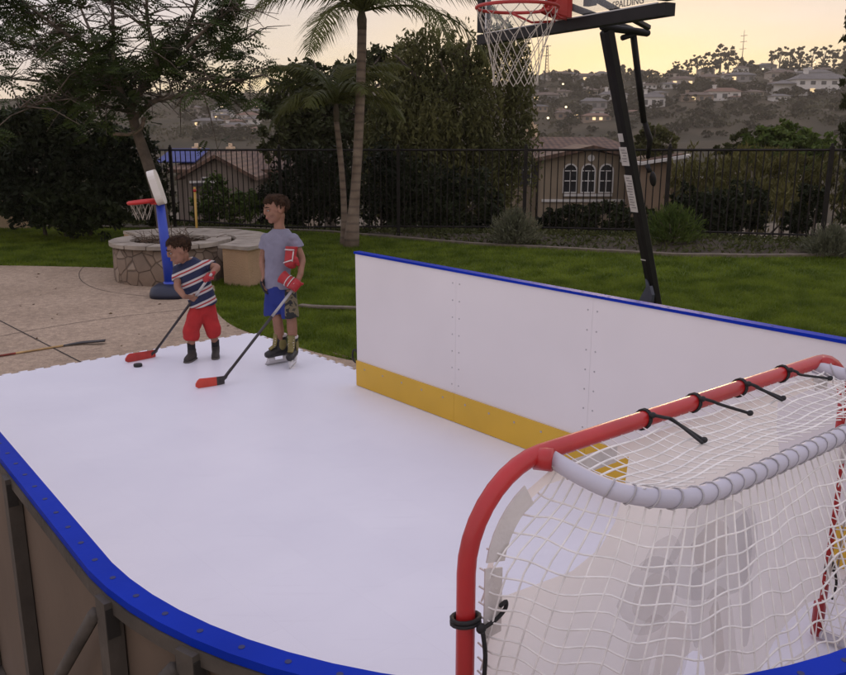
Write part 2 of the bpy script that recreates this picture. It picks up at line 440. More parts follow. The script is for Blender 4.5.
# grass blades on the lawn
def in_patio(x, y): return in_poly(x, y, PATIO)
rs = np.random.RandomState(3)
def blades(n, xr, yr, h, wd):
    x = rs.uniform(xr[0], xr[1], n); y = rs.uniform(yr[0], yr[1], n)
    cyv = np.interp(x, cx_, cy_)
    ok = (~in_patio(x, y)) & (y < cyv - .05) & (np.abs(x) < y * .62 + 1.2)
    nx = .763 * x + .647 * y; sx = .647 * x - .763 * y
    ok &= ~((nx > .4) & (nx < 4.3) & (sx > -7.75) & (sx < 0))
    x, y = x[ok], y[ok]; n = len(x)
    z = .16 * np.clip((y - 10) / 5, 0, 1) ** 2 * (3 - 2 * np.clip((y - 10) / 5, 0, 1)) * np.clip((x + 1.5) / 6, 0, 1) - .043
    a = rs.uniform(0, 2 * np.pi, n); l = rs.normal(0, .95, n); hh = h * rs.uniform(.55, 1.25, n)
    dx, dy = np.cos(a) * wd, np.sin(a) * wd
    tx, ty = -np.sin(a) * hh * l + rs.normal(0, .3, n) * hh, np.cos(a) * hh * l + rs.normal(0, .3, n) * hh
    tri = np.stack([np.stack([x - dx, y - dy, z], 1), np.stack([x + dx, y + dy, z], 1), np.stack([x + tx, y + ty, z + hh], 1)], 1)
    return tri.reshape(-1, 3)
g1 = blades(420000, (-9.5, 10), (5.5, 12), .055, .0055)
g2 = blades(260000, (-12, 10), (12, 19.5), .055, .008)
m_grass = leaf_mat('grass_blade', (.075, .112, .009), (.190, .245, .026), 2.2, .5, .5)
tag(np_mesh('lawn_grass', np.concatenate([g1, g2]), 3, m_grass), kind='stuff', label='short green lawn grass around the patio', cat='grass')

# ---------------------------------------------------------------- rink floor
m_ice, nti, bi = new_mat('white_plastic_ice')
t_ = nti.nodes.new('ShaderNodeTexCoord')
na = nti.nodes.new('ShaderNodeTexNoise'); na.inputs['Scale'].default_value = 1.1; na.inputs['Detail'].default_value = 6
nb = nti.nodes.new('ShaderNodeTexNoise'); nb.inputs['Scale'].default_value = 30; nb.inputs['Detail'].default_value = 4
nti.links.new(t_.outputs['Object'], na.inputs['Vector']); nti.links.new(t_.outputs['Object'], nb.inputs['Vector'])
ra = nti.nodes.new('ShaderNodeValToRGB'); ra.color_ramp.elements[0].color = (.755, .745, .805, 1); ra.color_ramp.elements[1].color = (.80, .79, .845, 1)
ra.color_ramp.elements[0].position = .35; ra.color_ramp.elements[1].position = .65
nti.links.new(na.outputs['Fac'], ra.inputs['Fac'])
mpi = nti.nodes.new('ShaderNodeMapping'); mpi.inputs['Rotation'].default_value = (0, 0, math.atan2(.763, .647)); nti.links.new(t_.outputs['Object'], mpi.inputs['Vector'])
bri = nti.nodes.new('ShaderNodeTexBrick'); bri.offset = 0; bri.inputs['Scale'].default_value = 1; bri.inputs['Brick Width'].default_value = .405; bri.inputs['Row Height'].default_value = .405; bri.inputs['Mortar Size'].default_value = .0016; bri.inputs['Mortar Smooth'].default_value = .3
bri.inputs['Color1'].default_value = (1, 1, 1, 1); bri.inputs['Color2'].default_value = (.985, .985, .99, 1); bri.inputs['Mortar'].default_value = (.955, .95, .955, 1)
nti.links.new(mpi.outputs[0], bri.inputs['Vector'])
msc = nti.nodes.new('ShaderNodeMapping'); msc.inputs['Scale'].default_value = (1, 14, 1); msc.inputs['Rotation'].default_value = (0, 0, .5); nti.links.new(t_.outputs['Object'], msc.inputs['Vector'])
nsc = nti.nodes.new('ShaderNodeTexNoise'); nsc.inputs['Scale'].default_value = 2.2; nsc.inputs['Detail'].default_value = 7; nsc.inputs['Roughness'].default_value = .65; nti.links.new(msc.outputs[0], nsc.inputs['Vector'])
rsc = nti.nodes.new('ShaderNodeValToRGB'); rsc.color_ramp.elements[0].position = .30; rsc.color_ramp.elements[0].color = (.965, .96, .965, 1); rsc.color_ramp.elements[1].position = .42; rsc.color_ramp.elements[1].color = (1, 1, 1, 1); nti.links.new(nsc.outputs['Fac'], rsc.inputs['Fac'])
nti.links.new(mixmul(nti, mixmul(nti, ra.outputs[0], bri.outputs[0]), rsc.outputs[0]), bi.inputs['Base Color'])
rb = nti.nodes.new('ShaderNodeMapRange'); rb.inputs[3].default_value = .28; rb.inputs[4].default_value = .48
nti.links.new(nb.outputs['Fac'], rb.inputs[0]); nti.links.new(rb.outputs[0], bi.inputs['Roughness'])
bi.inputs['Specular IOR Level'].default_value = .35
def jag(a, c, out, pitch=.135, depth=.035):
    n = int((c - a).length / pitch); d = (c - a) / n; pts = []
    for i in range(n):
        p = a + d * i
        pts += [p, p + d * .30, p + d * .22 + out * depth, p + d * .78 + out * depth, p + d * .70]
    return pts
N0, N1, S0, S1 = .52, 4.20, -7.72, -.30
poly = [R(N0, S1)] + jag(R(N0, S1), R(N1, S1), DV)[1:] + jag(R(N1, S1), R(N1, S0), NV) + jag(R(N1, S0), R(N0, S0), -DV) + [R(N0, S0)]
poly = [V((p.x, p.y, -.018)) for p in poly]
b = MB(); b.prism(poly, (0, 0, .018))
tag(b.build('rink_floor', m_ice), kind='structure')

# ---------------------------------------------------------------- dasher boards
m_board = mat('white_board_plastic', (.745, .70, .69), .42, .045, .9, .08, 5, detail=9)
m_kick = mat('yellow_kickplate_plastic', (.64, .385, .028), .45, .06, 3, .05, 10)
m_blue = mat('blue_cap_plastic', (.004, .026, .34), .5, .12, 3, .05, 25, spec=.05)
m_screw = mat('screw_steel', (.40, .38, .38), .5, .1, 30, metal=.3)
m_bolt_dark = mat('screw_hole_dark', (.006, .012, .10), .6, .1, 30)
m_post = mat('board_frame_steel', (.060, .049, .038), .75, .35, 7, .2)
m_black_iron = mat('black_bracket', (.018, .015, .012), .7, .2, 9)
m_back = mat('board_back_brown', (.115, .080, .054), .75, .12, 2.5, .1)
BH = 1.10; KH = .215
def wall_path(pts, n0, n1, z0, z1, mb, mi=0):     # solid strip along a path, offset n0..n1 to its outward side
    L = []
    for i, p in enumerate(pts):
        d = (pts[min(i + 1, len(pts) - 1)] - pts[max(i - 1, 0)]).normalized(); o = V((d.y, -d.x, 0))
        L += [V((p.x, p.y, z0)) + o * n0, V((p.x, p.y, z0)) + o * n1, V((p.x, p.y, z1)) + o * n1, V((p.x, p.y, z1)) + o * n0]
    n = len(pts)
    fs = [(i * 4 + k, i * 4 + (k + 1) % 4, (i + 1) * 4 + (k + 1) % 4, (i + 1) * 4 + k) for i in range(n - 1) for k in range(4)]
    fs += [(3, 2, 1, 0), tuple((n - 1) * 4 + k for k in range(4))]
    mb.add(L, fs, mi)
def disc(mb, c, nrm, r, mi, h=.004, n=10):
    nrm = V(nrm).normalized(); a = nrm.orthogonal().normalized(); bb = nrm.cross(a)
    mb.prism([V(c) + (a * math.cos(k * 2 * math.pi / n) + bb * math.sin(k * 2 * math.pi / n)) * r for k in range(n)], nrm * h, mi)
# long board on the far side of the rink
NB = 3.95
rb_ = thing('dasher_board', 'long white dasher board with yellow kick plate along the lawn side of the rink', 'rink board', R(NB, -4, 0))
seams = [-5.50, -4.30, -3.10, -1.54]
for a, c in zip(seams[:-1], seams[1:]):
    b = MB(); wall_path([R(NB, a + .0006), R(NB, c - .0006)], -.022, 0, .004, BH, b)
    for s in (a, c):
        for z in np.linspace(.28, BH - .08, 7):
            for off in ((.035,) if s == a else (-.035,)):
                if abs(s + 5.5) < .01: continue
                disc(b, R(NB, s + off, z), -NV, .0055, 1, .0015)
    b.build('panel', [m_board, m_screw], rb_)
    b = MB(); wall_path([R(NB - .0125, a + .001), R(NB - .0125, c - .001)], -.011, 0, .004, KH, b)
    for s in np.linspace(a + .12, c - .12, 5): disc(b, R(NB - .0125, s, KH * .75), -NV, .008, 1, .0015)
    b.build('kick_plate', [m_kick, m_screw], rb_)
b = MB(); wall_path([R(NB - .012, -5.505), R(NB - .012, -1.54)], -.062, 0, BH + .001, BH + .018, b)
for s in np.arange(-5.4, -1.95, .2): disc(b, R(NB + .02, s, BH + .018), (0, 0, 1), .008, 1, .001)
b.build('cap_rail', [m_blue, m_bolt_dark], rb_)
for s in (-5.44, -4.3, -3.1, -1.96):
    b = MB(); p = R(NB + .05, s)
    b.box(V((p.x, p.y, BH / 2)), (.05, .05, BH - .01), Matrix.Rotation(math.atan2(NV.y, NV.x), 3, 'Z'))
    q0, q1 = R(NB + .07, s, .75), R(NB + .245, s, .02); b.tube([q0, q1], .016, 6)
    b.build('support_post', m_post, rb_)
b = MB(); b.tube(catmull([R(NB + .01, -5.502, .27), R(NB + .0, -5.53, .30), R(NB, -5.56, .27), R(NB, -5.555, .21), R(NB, -5.52, .19)], 5), .008, 6); b.build('latch_hook', m_black_iron, rb_)
# near boards: far-left side, round corner, goal end and second round corner
RC = 1.283; BHR = BH; BH = 1.08
path = [R(.588 + .04 * max(0, -1.8 - s), s) for s in np.linspace(-7.6, -1.95, 20)]
RC2 = 1.0
c1, c2 = (.588 + RC, -1.80), (NB - RC2, -1.53)
arc1 = [R(c1[0] + RC * math.cos(a), c1[1] + RC * math.sin(a)) for a in np.linspace(math.pi, math.pi / 2, 22)]
arc2 = [R(c2[0] + RC2 * math.cos(a), c2[1] + RC2 * math.sin(a)) for a in np.linspace(math.pi / 2, 0, 22)]
path = path + arc1 + arc2
def side(pts): return [V((p.x, p.y, 0)) for p in pts]
# direction check: outward normal must point away from the rink centre
mid = R(2.2, -3)
d_ = (path[1] - path[0]).normalized(); o_ = V((d_.y, -d_.x, 0)); SGN = 1 if o_.dot(path[0] - mid) > 0 else -1
eb = thing('dasher_board', 'blue-capped rounded end board with brown ribbed back nearest the camera', 'rink board', R(.55, -2, 0))
idx = [0, 8, 15, len(path) - 44, len(path) - 33, len(path) - 22, len(path) - 11, len(path) - 1]
idx = sorted(set(idx))
for a, c in zip(idx[:-1], idx[1:]):
    b = MB(); wall_path(path[a:c + 1], 0, SGN * .012, .004, BH, b)
    b.build('inner_panel', m_board, eb)
    b = MB(); wall_path(path[a:c + 1], SGN * .0135, SGN * .024, .004, BH - .002, b)
    b.build('back_panel', m_back, eb)
    b = MB(); wall_path(path[a:c + 1], -SGN * .0105, -SGN * .0005, .004, KH, b); b.build('kick_plate', m_kick, eb)
b = MB(); wall_path(path, -.006, SGN * .047, BH + .001, BH + .020, b)
L = 0; last = 0
cum = [0]
for p, q in zip(path[:-1], path[1:]): cum.append(cum[-1] + (q - p).length)
for t in np.arange(.1, cum[-1], .105):
    i = int(np.searchsorted(cum, t)) - 1; i = max(0, min(i, len(path) - 2)); f = (t - cum[i]) / (cum[i + 1] - cum[i])
    p = path[i].lerp(path[i + 1], f); d = (path[i + 1] - path[i]).normalized(); o = V((d.y, -d.x, 0)) * SGN
    disc(b, V((p.x, p.y, BH + .020)) + o * .021, (0, 0, 1), .0068, 1, .0008)
cr = b.build('cap_rail', [m_blue, m_bolt_dark], eb)
b = MB(); wall_path(path, SGN * .030, SGN * .050, BH - .035, BH - .001, b); b.build('top_rail', m_post, eb)
b = MB(); wall_path(path, SGN * .0255, SGN * .060, .003, .04, b); b.build('bottom_rail', m_post, eb)
def at_t(t):
    i = int(np.searchsorted(cum, t)) - 1; i = max(0, min(i, len(path) - 2)); f = (t - cum[i]) / (cum[i + 1] - cum[i])
    p = path[i].lerp(path[i + 1], f); d = (path[i + 1] - path[i]).normalized(); return p, d, V((d.y, -d.x, 0)) * SGN
straight = 5.8
def near_t(u, v):
    q = G(u, v, BH); return cum[min(range(len(path)), key=lambda i: (V((path[i].x, path[i].y, BH)) - q).length)]
for k, t in enumerate(list(np.arange(.6, 4.4, .62)) + [near_t(36, 486), near_t(100, 592), near_t(196, 656), near_t(330, 690), straight + 2.6, straight + 3.3, straight + 4.1]):
    p, d, o = at_t(t); rot = Matrix.Rotation(math.atan2(d.y, d.x), 3, 'Z')
    b = MB(); b.box(V((p.x, p.y, .56)) + o * .046, (.05, .038, 1.03), rot)
    b.build('support_post', m_post, eb)
    if k % 2 == 0 or t > straight - .1:
        b = MB(); b.tube([V((p.x, p.y, 1.03)) + o * .066 - d * .03, V((p.x, p.y, .04)) + o * .08 - d * .95], .016, 6)
        b.build('brace', m_post, eb)
    b = MB(); b.box(V((p.x, p.y, BH - .055)) + o * .05, (.055, .028, .07), rot); b.build('bracket', m_black_iron, eb)

BH = BHR
# ---------------------------------------------------------------- goal
m_red = mat('red_goal_paint', (.42, .018, .018), .38, .15, 5, .05, 20, coat=.15)
m_cord = mat('net_cord_white', (.80, .77, .72), .85, .12, 20)
m_pad = mat('padded_tube_vinyl', (.50, .48, .53), .6, .06, 5, .1, 12)
m_lace = mat('black_lace', (.012, .011, .011), .7, .2, 30)
m_cloth = mat('tutor_cloth', (.87, .84, .81), .7, .04, 2.2, .2, 7)
def sheer(m, f):
    t = m.node_tree; b_ = t.nodes['Principled BSDF']; tr_ = t.nodes.new('ShaderNodeBsdfTranslucent'); mx_ = t.nodes.new('ShaderNodeMixShader'); mx_.inputs[0].default_value = f
    src = b_.inputs['Base Color'].links[0].from_socket; t.links.new(src, tr_.inputs['Color']); t.links.new(b_.outputs[0], mx_.inputs[1]); t.links.new(tr_.outputs[0], mx_.inputs[2]); t.links.new(mx_.outputs[0], t.nodes['Material Output'].inputs['Surface']); return m
sheer(m_cloth, .6)
m_strap = mat('white_strap', (.62, .58, .54), .65, .08, 12, .2)
gl_, gr_ = (1.325, -1.395), (3.28, -1.33)
e1 = R(*gr_) - R(*gl_); GW = e1.length; e1.normalize(); e2 = V((-e1.y, e1.x, 0))
if e2.dot(DV) < 0: e2 = -e2
GO = R(*gl_)
def P(a, h, bk=0.0): return GO + e1 * a + e2 * bk + V((0, 0, h))     # goal coordinates: across, up, back
goal = thing('hockey_goal', 'red framed hockey goal with white netting and cloth shooting target beside the end board', 'hockey goal', P(GW / 2, 0, .3))
TR, HC, RB = .0245, 1.24, .26
front = [P(0, .02)] + [P(0, z) for z in (.3, .6, .85)] + [P(RB * (1 - math.cos(t)), HC - RB + RB * math.sin(t)) for t in np.linspace(0, math.pi / 2, 10)]
front2 = [P(GW - RB * (1 - math.cos(t)), HC - RB + RB * math.sin(t)) for t in np.linspace(math.pi / 2, 0, 10)]
b = MB(); b.tube(front + [P(GW / 2, HC)] + front2 + [P(GW, z) for z in (.85, .6, .3, .02)], TR, 16)
b.build('goal_frame', m_red, goal)
BD = .78
basep = catmull([P(0, .03, .02), P(.0, .03, .25), P(.08, .03, .52), P(.30, .03, .72), P(.6, .03, BD), P(GW / 2, .03, BD), P(GW - .6, .03, BD), P(GW - .3, .03, .72), P(GW - .08, .03, .52), P(GW, .03, .25), P(GW, .03, .02)], 8)
b = MB(); b.tube(basep, .022, 12); b.build('base_bar', m_pad, goal)
tw = .045
topp = [P(.28, 1.225, .0), P(.265, 1.215, .14), P(.275, 1.21, .245), P(.335, 1.205, .325), P(.43, 1.20, .365), P(.62, 1.20, .375), P(GW / 2, 1.20, .375), P(GW - .62, 1.20, .375), P(GW - .43, 1.20, .365), P(GW - .335, 1.205, .325), P(GW - .275, 1.21, .245), P(GW - .265, 1.215, .14), P(GW - .28, 1.225, .0)]
topc = catmull(topp, 10)
b = MB(); b.tube(topc, .0235, 14); padtube = b.build('padded_tube', m_pad, goal)
b = MB()
tl = [0]
for p, q in zip(topc[:-1], topc[1:]): tl.append(tl[-1] + (q - p).length)
def on(pts, cums, t):
    t = max(0, min(cums[-1] - 1e-6, t)); i = int(np.searchsorted(cums, t, side='right')) - 1; i = max(0, min(i, len(pts) - 2))
    f = (t - cums[i]) / max(1e-9, cums[i + 1] - cums[i]); return pts[i].lerp(pts[i + 1], f), (pts[i + 1] - pts[i]).normalized()
m_lacing = mat('lacing_cord_grey', (.42, .40, .40), .85, .2, 20)
for t in np.arange(.22, tl[-1] - .05, .052):
    p, d = on(topc, tl, t); o = V((d.y, -d.x, 0)); z = V((0, 0, 1))
    b.tube([p + (o * math.cos(a) + z * math.sin(a)) * .0262 + d * .016 * math.sin(a + .6) for a in np.linspace(0, 2 * math.pi, 13)[:-1]], .0022, 5, closed=True)
b.build('lacing', m_lacing, goal)
# netting
bl = [0]
for p, q in zip(basep[:-1], basep[1:]): bl.append(bl[-1] + (q - p).length)
TL, BLn = tl[-1], bl[-1]
def netS(a, q):                                   # side and back net: a 0..1 round the tube, q 0 top .. 1 base
    t = on(topc, tl, a * TL)[0] - V((0, 0, .03)); u = on(basep, bl, a * BLn)[0]
    p = t.lerp(u, q); c = P(GW / 2, p.z, .1)
    out = V((p.x - c.x, p.y - c.y, 0)).normalized()
    p = p + out * (.05 * math.sin(math.pi * q) * min(1, a / .1, (1 - a) / .1)) + V((0, 0, -.012 * math.sin(a * 90) * math.sin(math.pi * q)))
    xe = .030 if p.z < HC - RB else RB - math.sqrt(max(0, (RB - .03) ** 2 - (p.z - (HC - RB)) ** 2))
    for k, x0, s in ((max(0, 1 - a / .13), 0, 1), (max(0, 1 - (1 - a) / .13), GW, -1)):     # the edge cords are laced to the posts
        k *= smoothstep(0, .16, q)
        if k > 0:
            cur = netS0(0 if s > 0 else 1, q); tgt = P(x0 + s * xe, cur.z, .015); p = p + (tgt - cur) * k
    return p
def netS0(a, q): return (on(topc, tl, a * TL)[0] - V((0, 0, .03))).lerp(on(basep, bl, a * BLn)[0], q)
CR = .0027
b = MB()
na_ = 58; nq = 28
def wob(i, j): return .0012 * math.sin(i * .7 + j * .45) + .0005 * math.sin(i * 2.1 + j * .9), .005 * math.sin(i * .31 + j * 1.3) + .0022 * math.sin(i * math.pi)
for j in range(1, nq):
    q = j / nq
    b.tube([netS(min(1, max(0, i / 100 + wob(i, j)[0])), min(1, max(0, q + wob(i, j)[1] + .006 * math.sin(i * .2 + j)))) for i in range(0, 101)], CR, 5, caps=False)
for i in range(-10, na_ + 11):
    pts = []
    for j in range(0, 25):
        q = j / 24; sk = .13 * q
        a0 = i / na_
        a = a0 - sk * max(0.0, 1 - a0 / .42) + sk * max(0.0, 1 - (1 - a0) / .42)
        if 0 <= a <= 1: pts.append(netS(min(1, max(0, a + wob(i, j)[0])), q))
    if len(pts) > 1: b.tube(pts, CR, 5, caps=False)
# top net
def topS(a, q):
    f = P(.24 + a * (GW - .48), HC - .012, .01); k = on(topc, tl, (.0 + a) * TL)[0]
    k = P(.30 + a * (GW - .60), 1.232, .352 + (-.05 if a < .04 or a > .96 else 0))
    p = f.lerp(k, q); return p - V((0, 0, .035 * math.sin(math.pi * q) * (.8 + .2 * math.sin(a * 13))))
for i in range(0, 33): b.tube([topS(min(1, max(0, i / 32 + .005 * math.sin(i * 1.7 + j * .5))), j / 10) for j in range(11)], .0019, 5, caps=False)
for j in range(1, 8): b.tube([topS(i / 90, j / 8 + .018 * math.sin(i * .33 + j * .6) + .012 * math.sin(i * .14 + j)) for i in range(91)], 0.0034, 6, caps=False)
b.build('netting', m_cord, goal)
# shooting target cloth hanging in the goal mouth, openings cut in it
TB = .035
def TPm(u, v, z=None):                             # photo position on the cloth plane -> goal coordinates
    d = ray(u, v); c0 = P(0, 0, TB); k = (c0 - V((0, 0, CAM_H))).dot(e2) / d.dot(e2)
    p = V((0, 0, CAM_H)) + d * k; return ((p - GO).dot(e1), p.z)
hole_l = [TPm(*q) for q in ((478, 607), (537, 584), (572, 571), (600, 548), (615, 522), (624, 492))]
lefth = [(.055, hole_l[0][1])] + hole_l[1:] + [(hole_l[-1][0] + .012, 1.16), (.24, 1.165), (.12, 1.11), (.06, 1.0)]
righth = [(GW - x, z) for x, z in lefth]
fiveh = [(GW / 2 + .12 * math.cos(t) * (1 if math.sin(t) < 0 else .85), .20 + .165 * math.sin(t)) for t in np.linspace(0, 2 * math.pi, 18)[:-1]]
lr = [TPm(*q) for q in ((762, 668), (772, 645), (785, 625), (806, 604), (829, 592))]
lowr = [(lr[0][0] - .01, .03)] + [(min(x, GW - .09), max(z, .04)) for x, z in lr] + [(GW - .09, .03)]
lowl = [(GW - x, z) for x, z in lowr]
outer = [(.03, .012), (GW - .075, .012), (GW - .075, HC - RB), (GW - .10, HC - .10), (GW - RB, HC - .035), (RB, HC - .035), (.10, HC - .10), (.03, HC - RB)]
def flat_with_holes(outer, holes):
    import bmesh
    bm = bmesh.new(); es = []
    for loop in [outer] + holes:
        vs = [bm.verts.new((x, z, 0)) for x, z in loop]
        for i in range(len(vs)): es.append(bm.edges.new((vs[i], vs[(i + 1) % len(vs)])))
    r = bmesh.ops.triangle_fill(bm, use_beauty=True, use_dissolve=False, edges=es)
    bm.verts.ensure_lookup_table()
    vs = [(v.co.x, v.co.y) for v in bm.verts]; ix = {v: i for i, v in enumerate(bm.verts)}
    fs = [[ix[v] for v in f.verts] for f in bm.faces]; bm.free()
    out = []
    for f in fs:                                   # drop faces lying in an opening
        cx0 = np.array([sum(vs[i][0] for i in f) / 3]); cz0 = np.array([sum(vs[i][1] for i in f) / 3])
        if any(in_poly(cx0, cz0, h)[0] for h in holes) or not in_poly(cx0, cz0, outer)[0]: continue
        out.append(f)
    return vs, out
vs, fs = flat_with_holes(outer, [lefth, righth, fiveh, lowr, lowl])
b = MB(); th = .0
b.add([P(x, z, TB) for x, z in vs], fs)
tutor = b.build('shooting_target', m_cloth, goal)
# faint print of a goalkeeper showing through the back of the cloth
def shade_mat(nm, c):
    m = mat(nm, c, .8, .10, 9); t = m.node_tree; a = t.nodes.new('ShaderNodeBsdfTransparent'); x = t.nodes.new('ShaderNodeMixShader'); x.inputs[0].default_value = .74
    t.links.new(t.nodes['Principled BSDF'].outputs[0], x.inputs[1]); t.links.new(a.outputs[0], x.inputs[2]); t.links.new(x.outputs[0], t.nodes['Material Output'].inputs['Surface']); return m
pm = {'grey': shade_mat('print_grey', (.60, .58, .58)), 'tan': shade_mat('print_tan', (.66, .58, .51)), 'pale': shade_mat('print_pale', (.74, .69, .65)), 'dark': shade_mat('print_dark', (.50, .48, .50))}
def patch(poly_px, col, lift):
    q = [TPm(u, v) for u, v in poly_px]
    pl = catmull([V((x, z, 0)) for x, z in q] + [V((q[0][0], q[0][1], 0))], 4)[:-1]
    PR[col].add([P(p.x, min(max(p.y, .02), 1.14), TB + th + lift) for p in pl], [tuple(range(len(pl)))])
PR = {k: MB() for k in pm}
patch([(668, 560), (690, 515), (716, 500), (742, 505), (752, 540), (744, 585), (722, 596), (690, 600), (672, 590)], 'grey', .001)
patch([(616, 606), (630, 575), (652, 556), (674, 566), (676, 600), (660, 628), (634, 634)], 'grey', .0015)
patch([(640, 570), (652, 545), (672, 535), (680, 550), (664, 572)], 'grey', .002)
patch([(635, 592), (655, 572), (672, 585), (668, 612), (648, 622), (632, 612)], 'pale', .0025)
patch([(655, 660), (662, 630), (682, 610), (690, 640), (676, 690), (652, 690)], 'tan', .0025)
patch([(618, 690), (632, 645), (650, 615), (664, 622), (650, 660), (640, 700)], 'pale', .0035)
patch([(700, 610), (716, 586), (730, 600), (736, 650), (742, 700), (712, 700), (702, 655)], 'pale', .0025)
patch([(708, 612), (717, 602), (724, 660), (716, 668)], 'tan', .0035)
patch([(690, 545), (712, 520), (728, 528), (722, 560), (700, 572)], 'tan', .0025)
patch([(735, 520), (752, 508), (757, 540), (748, 580), (738, 575)], 'dark', .0025)
patch([(690, 575), (704, 570), (700, 640), (692, 640)], 'dark', .0025)
patch([(742, 590), (752, 580), (748, 640), (740, 640)], 'dark', .0025)
for k in PR: PR[k].build('printed_goalkeeper', pm[k], tutor)
# white fabric tabs folded round the post and corner
def tab(angs, w0):
    b = MB(); a, c = [], []
    for (x, z, bk) in angs[0]: a.append(P(x, z, bk))
    for (x, z, bk) in angs[1]: c.append(P(x, z, bk))
    n = len(a); h = e2 * .004
    b.add(a + c, [(i, i + 1, n + i + 1, n + i) for i in range(n - 1)]); b.add([p + h for p in a + c], [(n + i, n + i + 1, i + 1, i) for i in range(n - 1)])
    lp = a + c[::-1]; m2 = len(lp); b.add(lp + [p + h for p in lp], [(i, (i + 1) % m2, (i + 1) % m2 + m2, i + m2) for i in range(m2)])
    b.build('strap', m_strap, goal)
tab(([(.028, z, .036) for z in (.80, .9, 1.0)], [(.080, z, .044) for z in (.81, .9, .99)]), 0)
ts_ = np.linspace(.15, 1.12, 7)
tab(([(RB - (RB - .030) * math.cos(t), HC - RB + (RB - .030) * math.sin(t), .036) for t in ts_], [(RB - (RB - .085) * math.cos(t), HC - RB + (RB - .085) * math.sin(t), .044) for t in ts_]), 0)
tab(([(x, HC - .028, .036) for x in (.30, .42, .52)], [(x, HC - .075, .044) for x in (.31, .42, .51)]), 0)
tab(([(x, HC - .028, .036) for x in (GW - .36, GW - .25)], [(x, HC - .08, .046) for x in (GW - .35, GW - .27)]), 0)
tab(([(GW - .028, z, .036) for z in (.80, .9, 1.0)], [(GW - .080, z, .044) for z in (.81, .9, .99)]), 0)
tab(([(GW - .028, z, .036) for z in (.30, .36, .42)], [(GW - .075, z, .044) for z in (.31, .36, .41)]), 0)
# dark red sleeves where the tube and strap meet the frame
b = MB(); b.tube([P(.235, HC - .01, -.002), P(.258, HC - .008, .04)], .0305, 12); b.build('corner_collar', m_red, goal)
b = MB(); b.tube([P(GW - .235, HC - .01, -.002), P(GW - .258, HC - .008, .04)], .0305, 12); b.build('corner_collar', m_red, goal)
# black laces tied round the crossbar, tails lying on the net
def TG(u, v, z):
    p = G(u, v, z); q = p - GO; return q.dot(e1), q.dot(e2)
for (u0, v0), (um, vm), (u1, v1), dbl in (((640, 412), (672, 420), (704, 441), 1), ((690, 396), (722, 405), (750, 414), 0), ((735, 381), (760, 389), (783, 399), 1), ((775, 367), (802, 375), (830, 379), 0)):
    a0 = TG(u0, v0, HC + .02)[0]
    b = MB()
    for k in (-.002, .005):
        b.tube([P(a0 + k + .010 * math.sin(t * 1), HC + math.sin(t) * .028, math.cos(t) * .028) for t in np.linspace(0, 2 * math.pi, 15)[:-1]], 0.0035, 6, closed=True)
    xm, ym = TG(um, vm, HC + .002); x1, y1 = TG(u1, v1, HC - .02)
    b.ell(P(a0 + .006, HC + .020, .030), e1 * .011, e2 * .010, V((0, 0, .009)))
    for q in range(2 if dbl else 1):
        o = .007 * q
        tail = catmull([P(a0 + .008, HC + .020, .032 + o), P((a0 + xm) / 2, HC + .014, (ym + .038) / 2 + o), P(xm, HC + .002, ym + o), P(x1 - .02 * q, HC - .018, y1 + o)], 6)
        b.tube(tail, .0050, 6, round_caps=True)
    b.ell(P(x1, HC - .017, y1), e1 * .012, e2 * .009, V((0, 0, .009)))
    b.build('lace', m_lace, goal)
b = MB(); zt = .845
for k in (0, .012): b.tube([P(math.cos(t) * .036, zt + k + .006 * math.sin(t), math.sin(t) * .036) for t in np.linspace(0, 2 * math.pi, 15)[:-1]], .006, 6, closed=True)
b.ell(P(.01, zt, .048), e1 * .014, e2 * .012, V((0, 0, .014)))
b.tube(catmull([P(.02, zt, .05), P(.055, zt + .012, .055), P(.085, zt + .03, .055), P(.088, zt + .05, .055), P(.07, zt + .045, .055)], 5), .0055, 6, round_caps=True)
b.tube(catmull([P(.012, zt, .05), P(.024, zt - .08, .05), P(.02, zt - .17, .05), P(.015, zt - .26, .05)], 6), .006, 6, round_caps=True)
b.ell(P(.02, zt - .16, .05), e1 * .011, e2 * .01, V((0, 0, .016)))
b.build('lace', m_lace, goal)
b = MB(); zt = .33
for k in (0, .012): b.tube([P(GW + math.cos(t) * .036, zt + k, math.sin(t) * .036) for t in np.linspace(0, 2 * math.pi, 15)[:-1]], .006, 6, closed=True)
b.tube(catmull([P(GW, zt, .04), P(GW + .01, zt - .06, .05), P(GW - .01, zt - .12, .05)], 5), .0055, 6, round_caps=True)
b.build('lace', m_lace, goal)
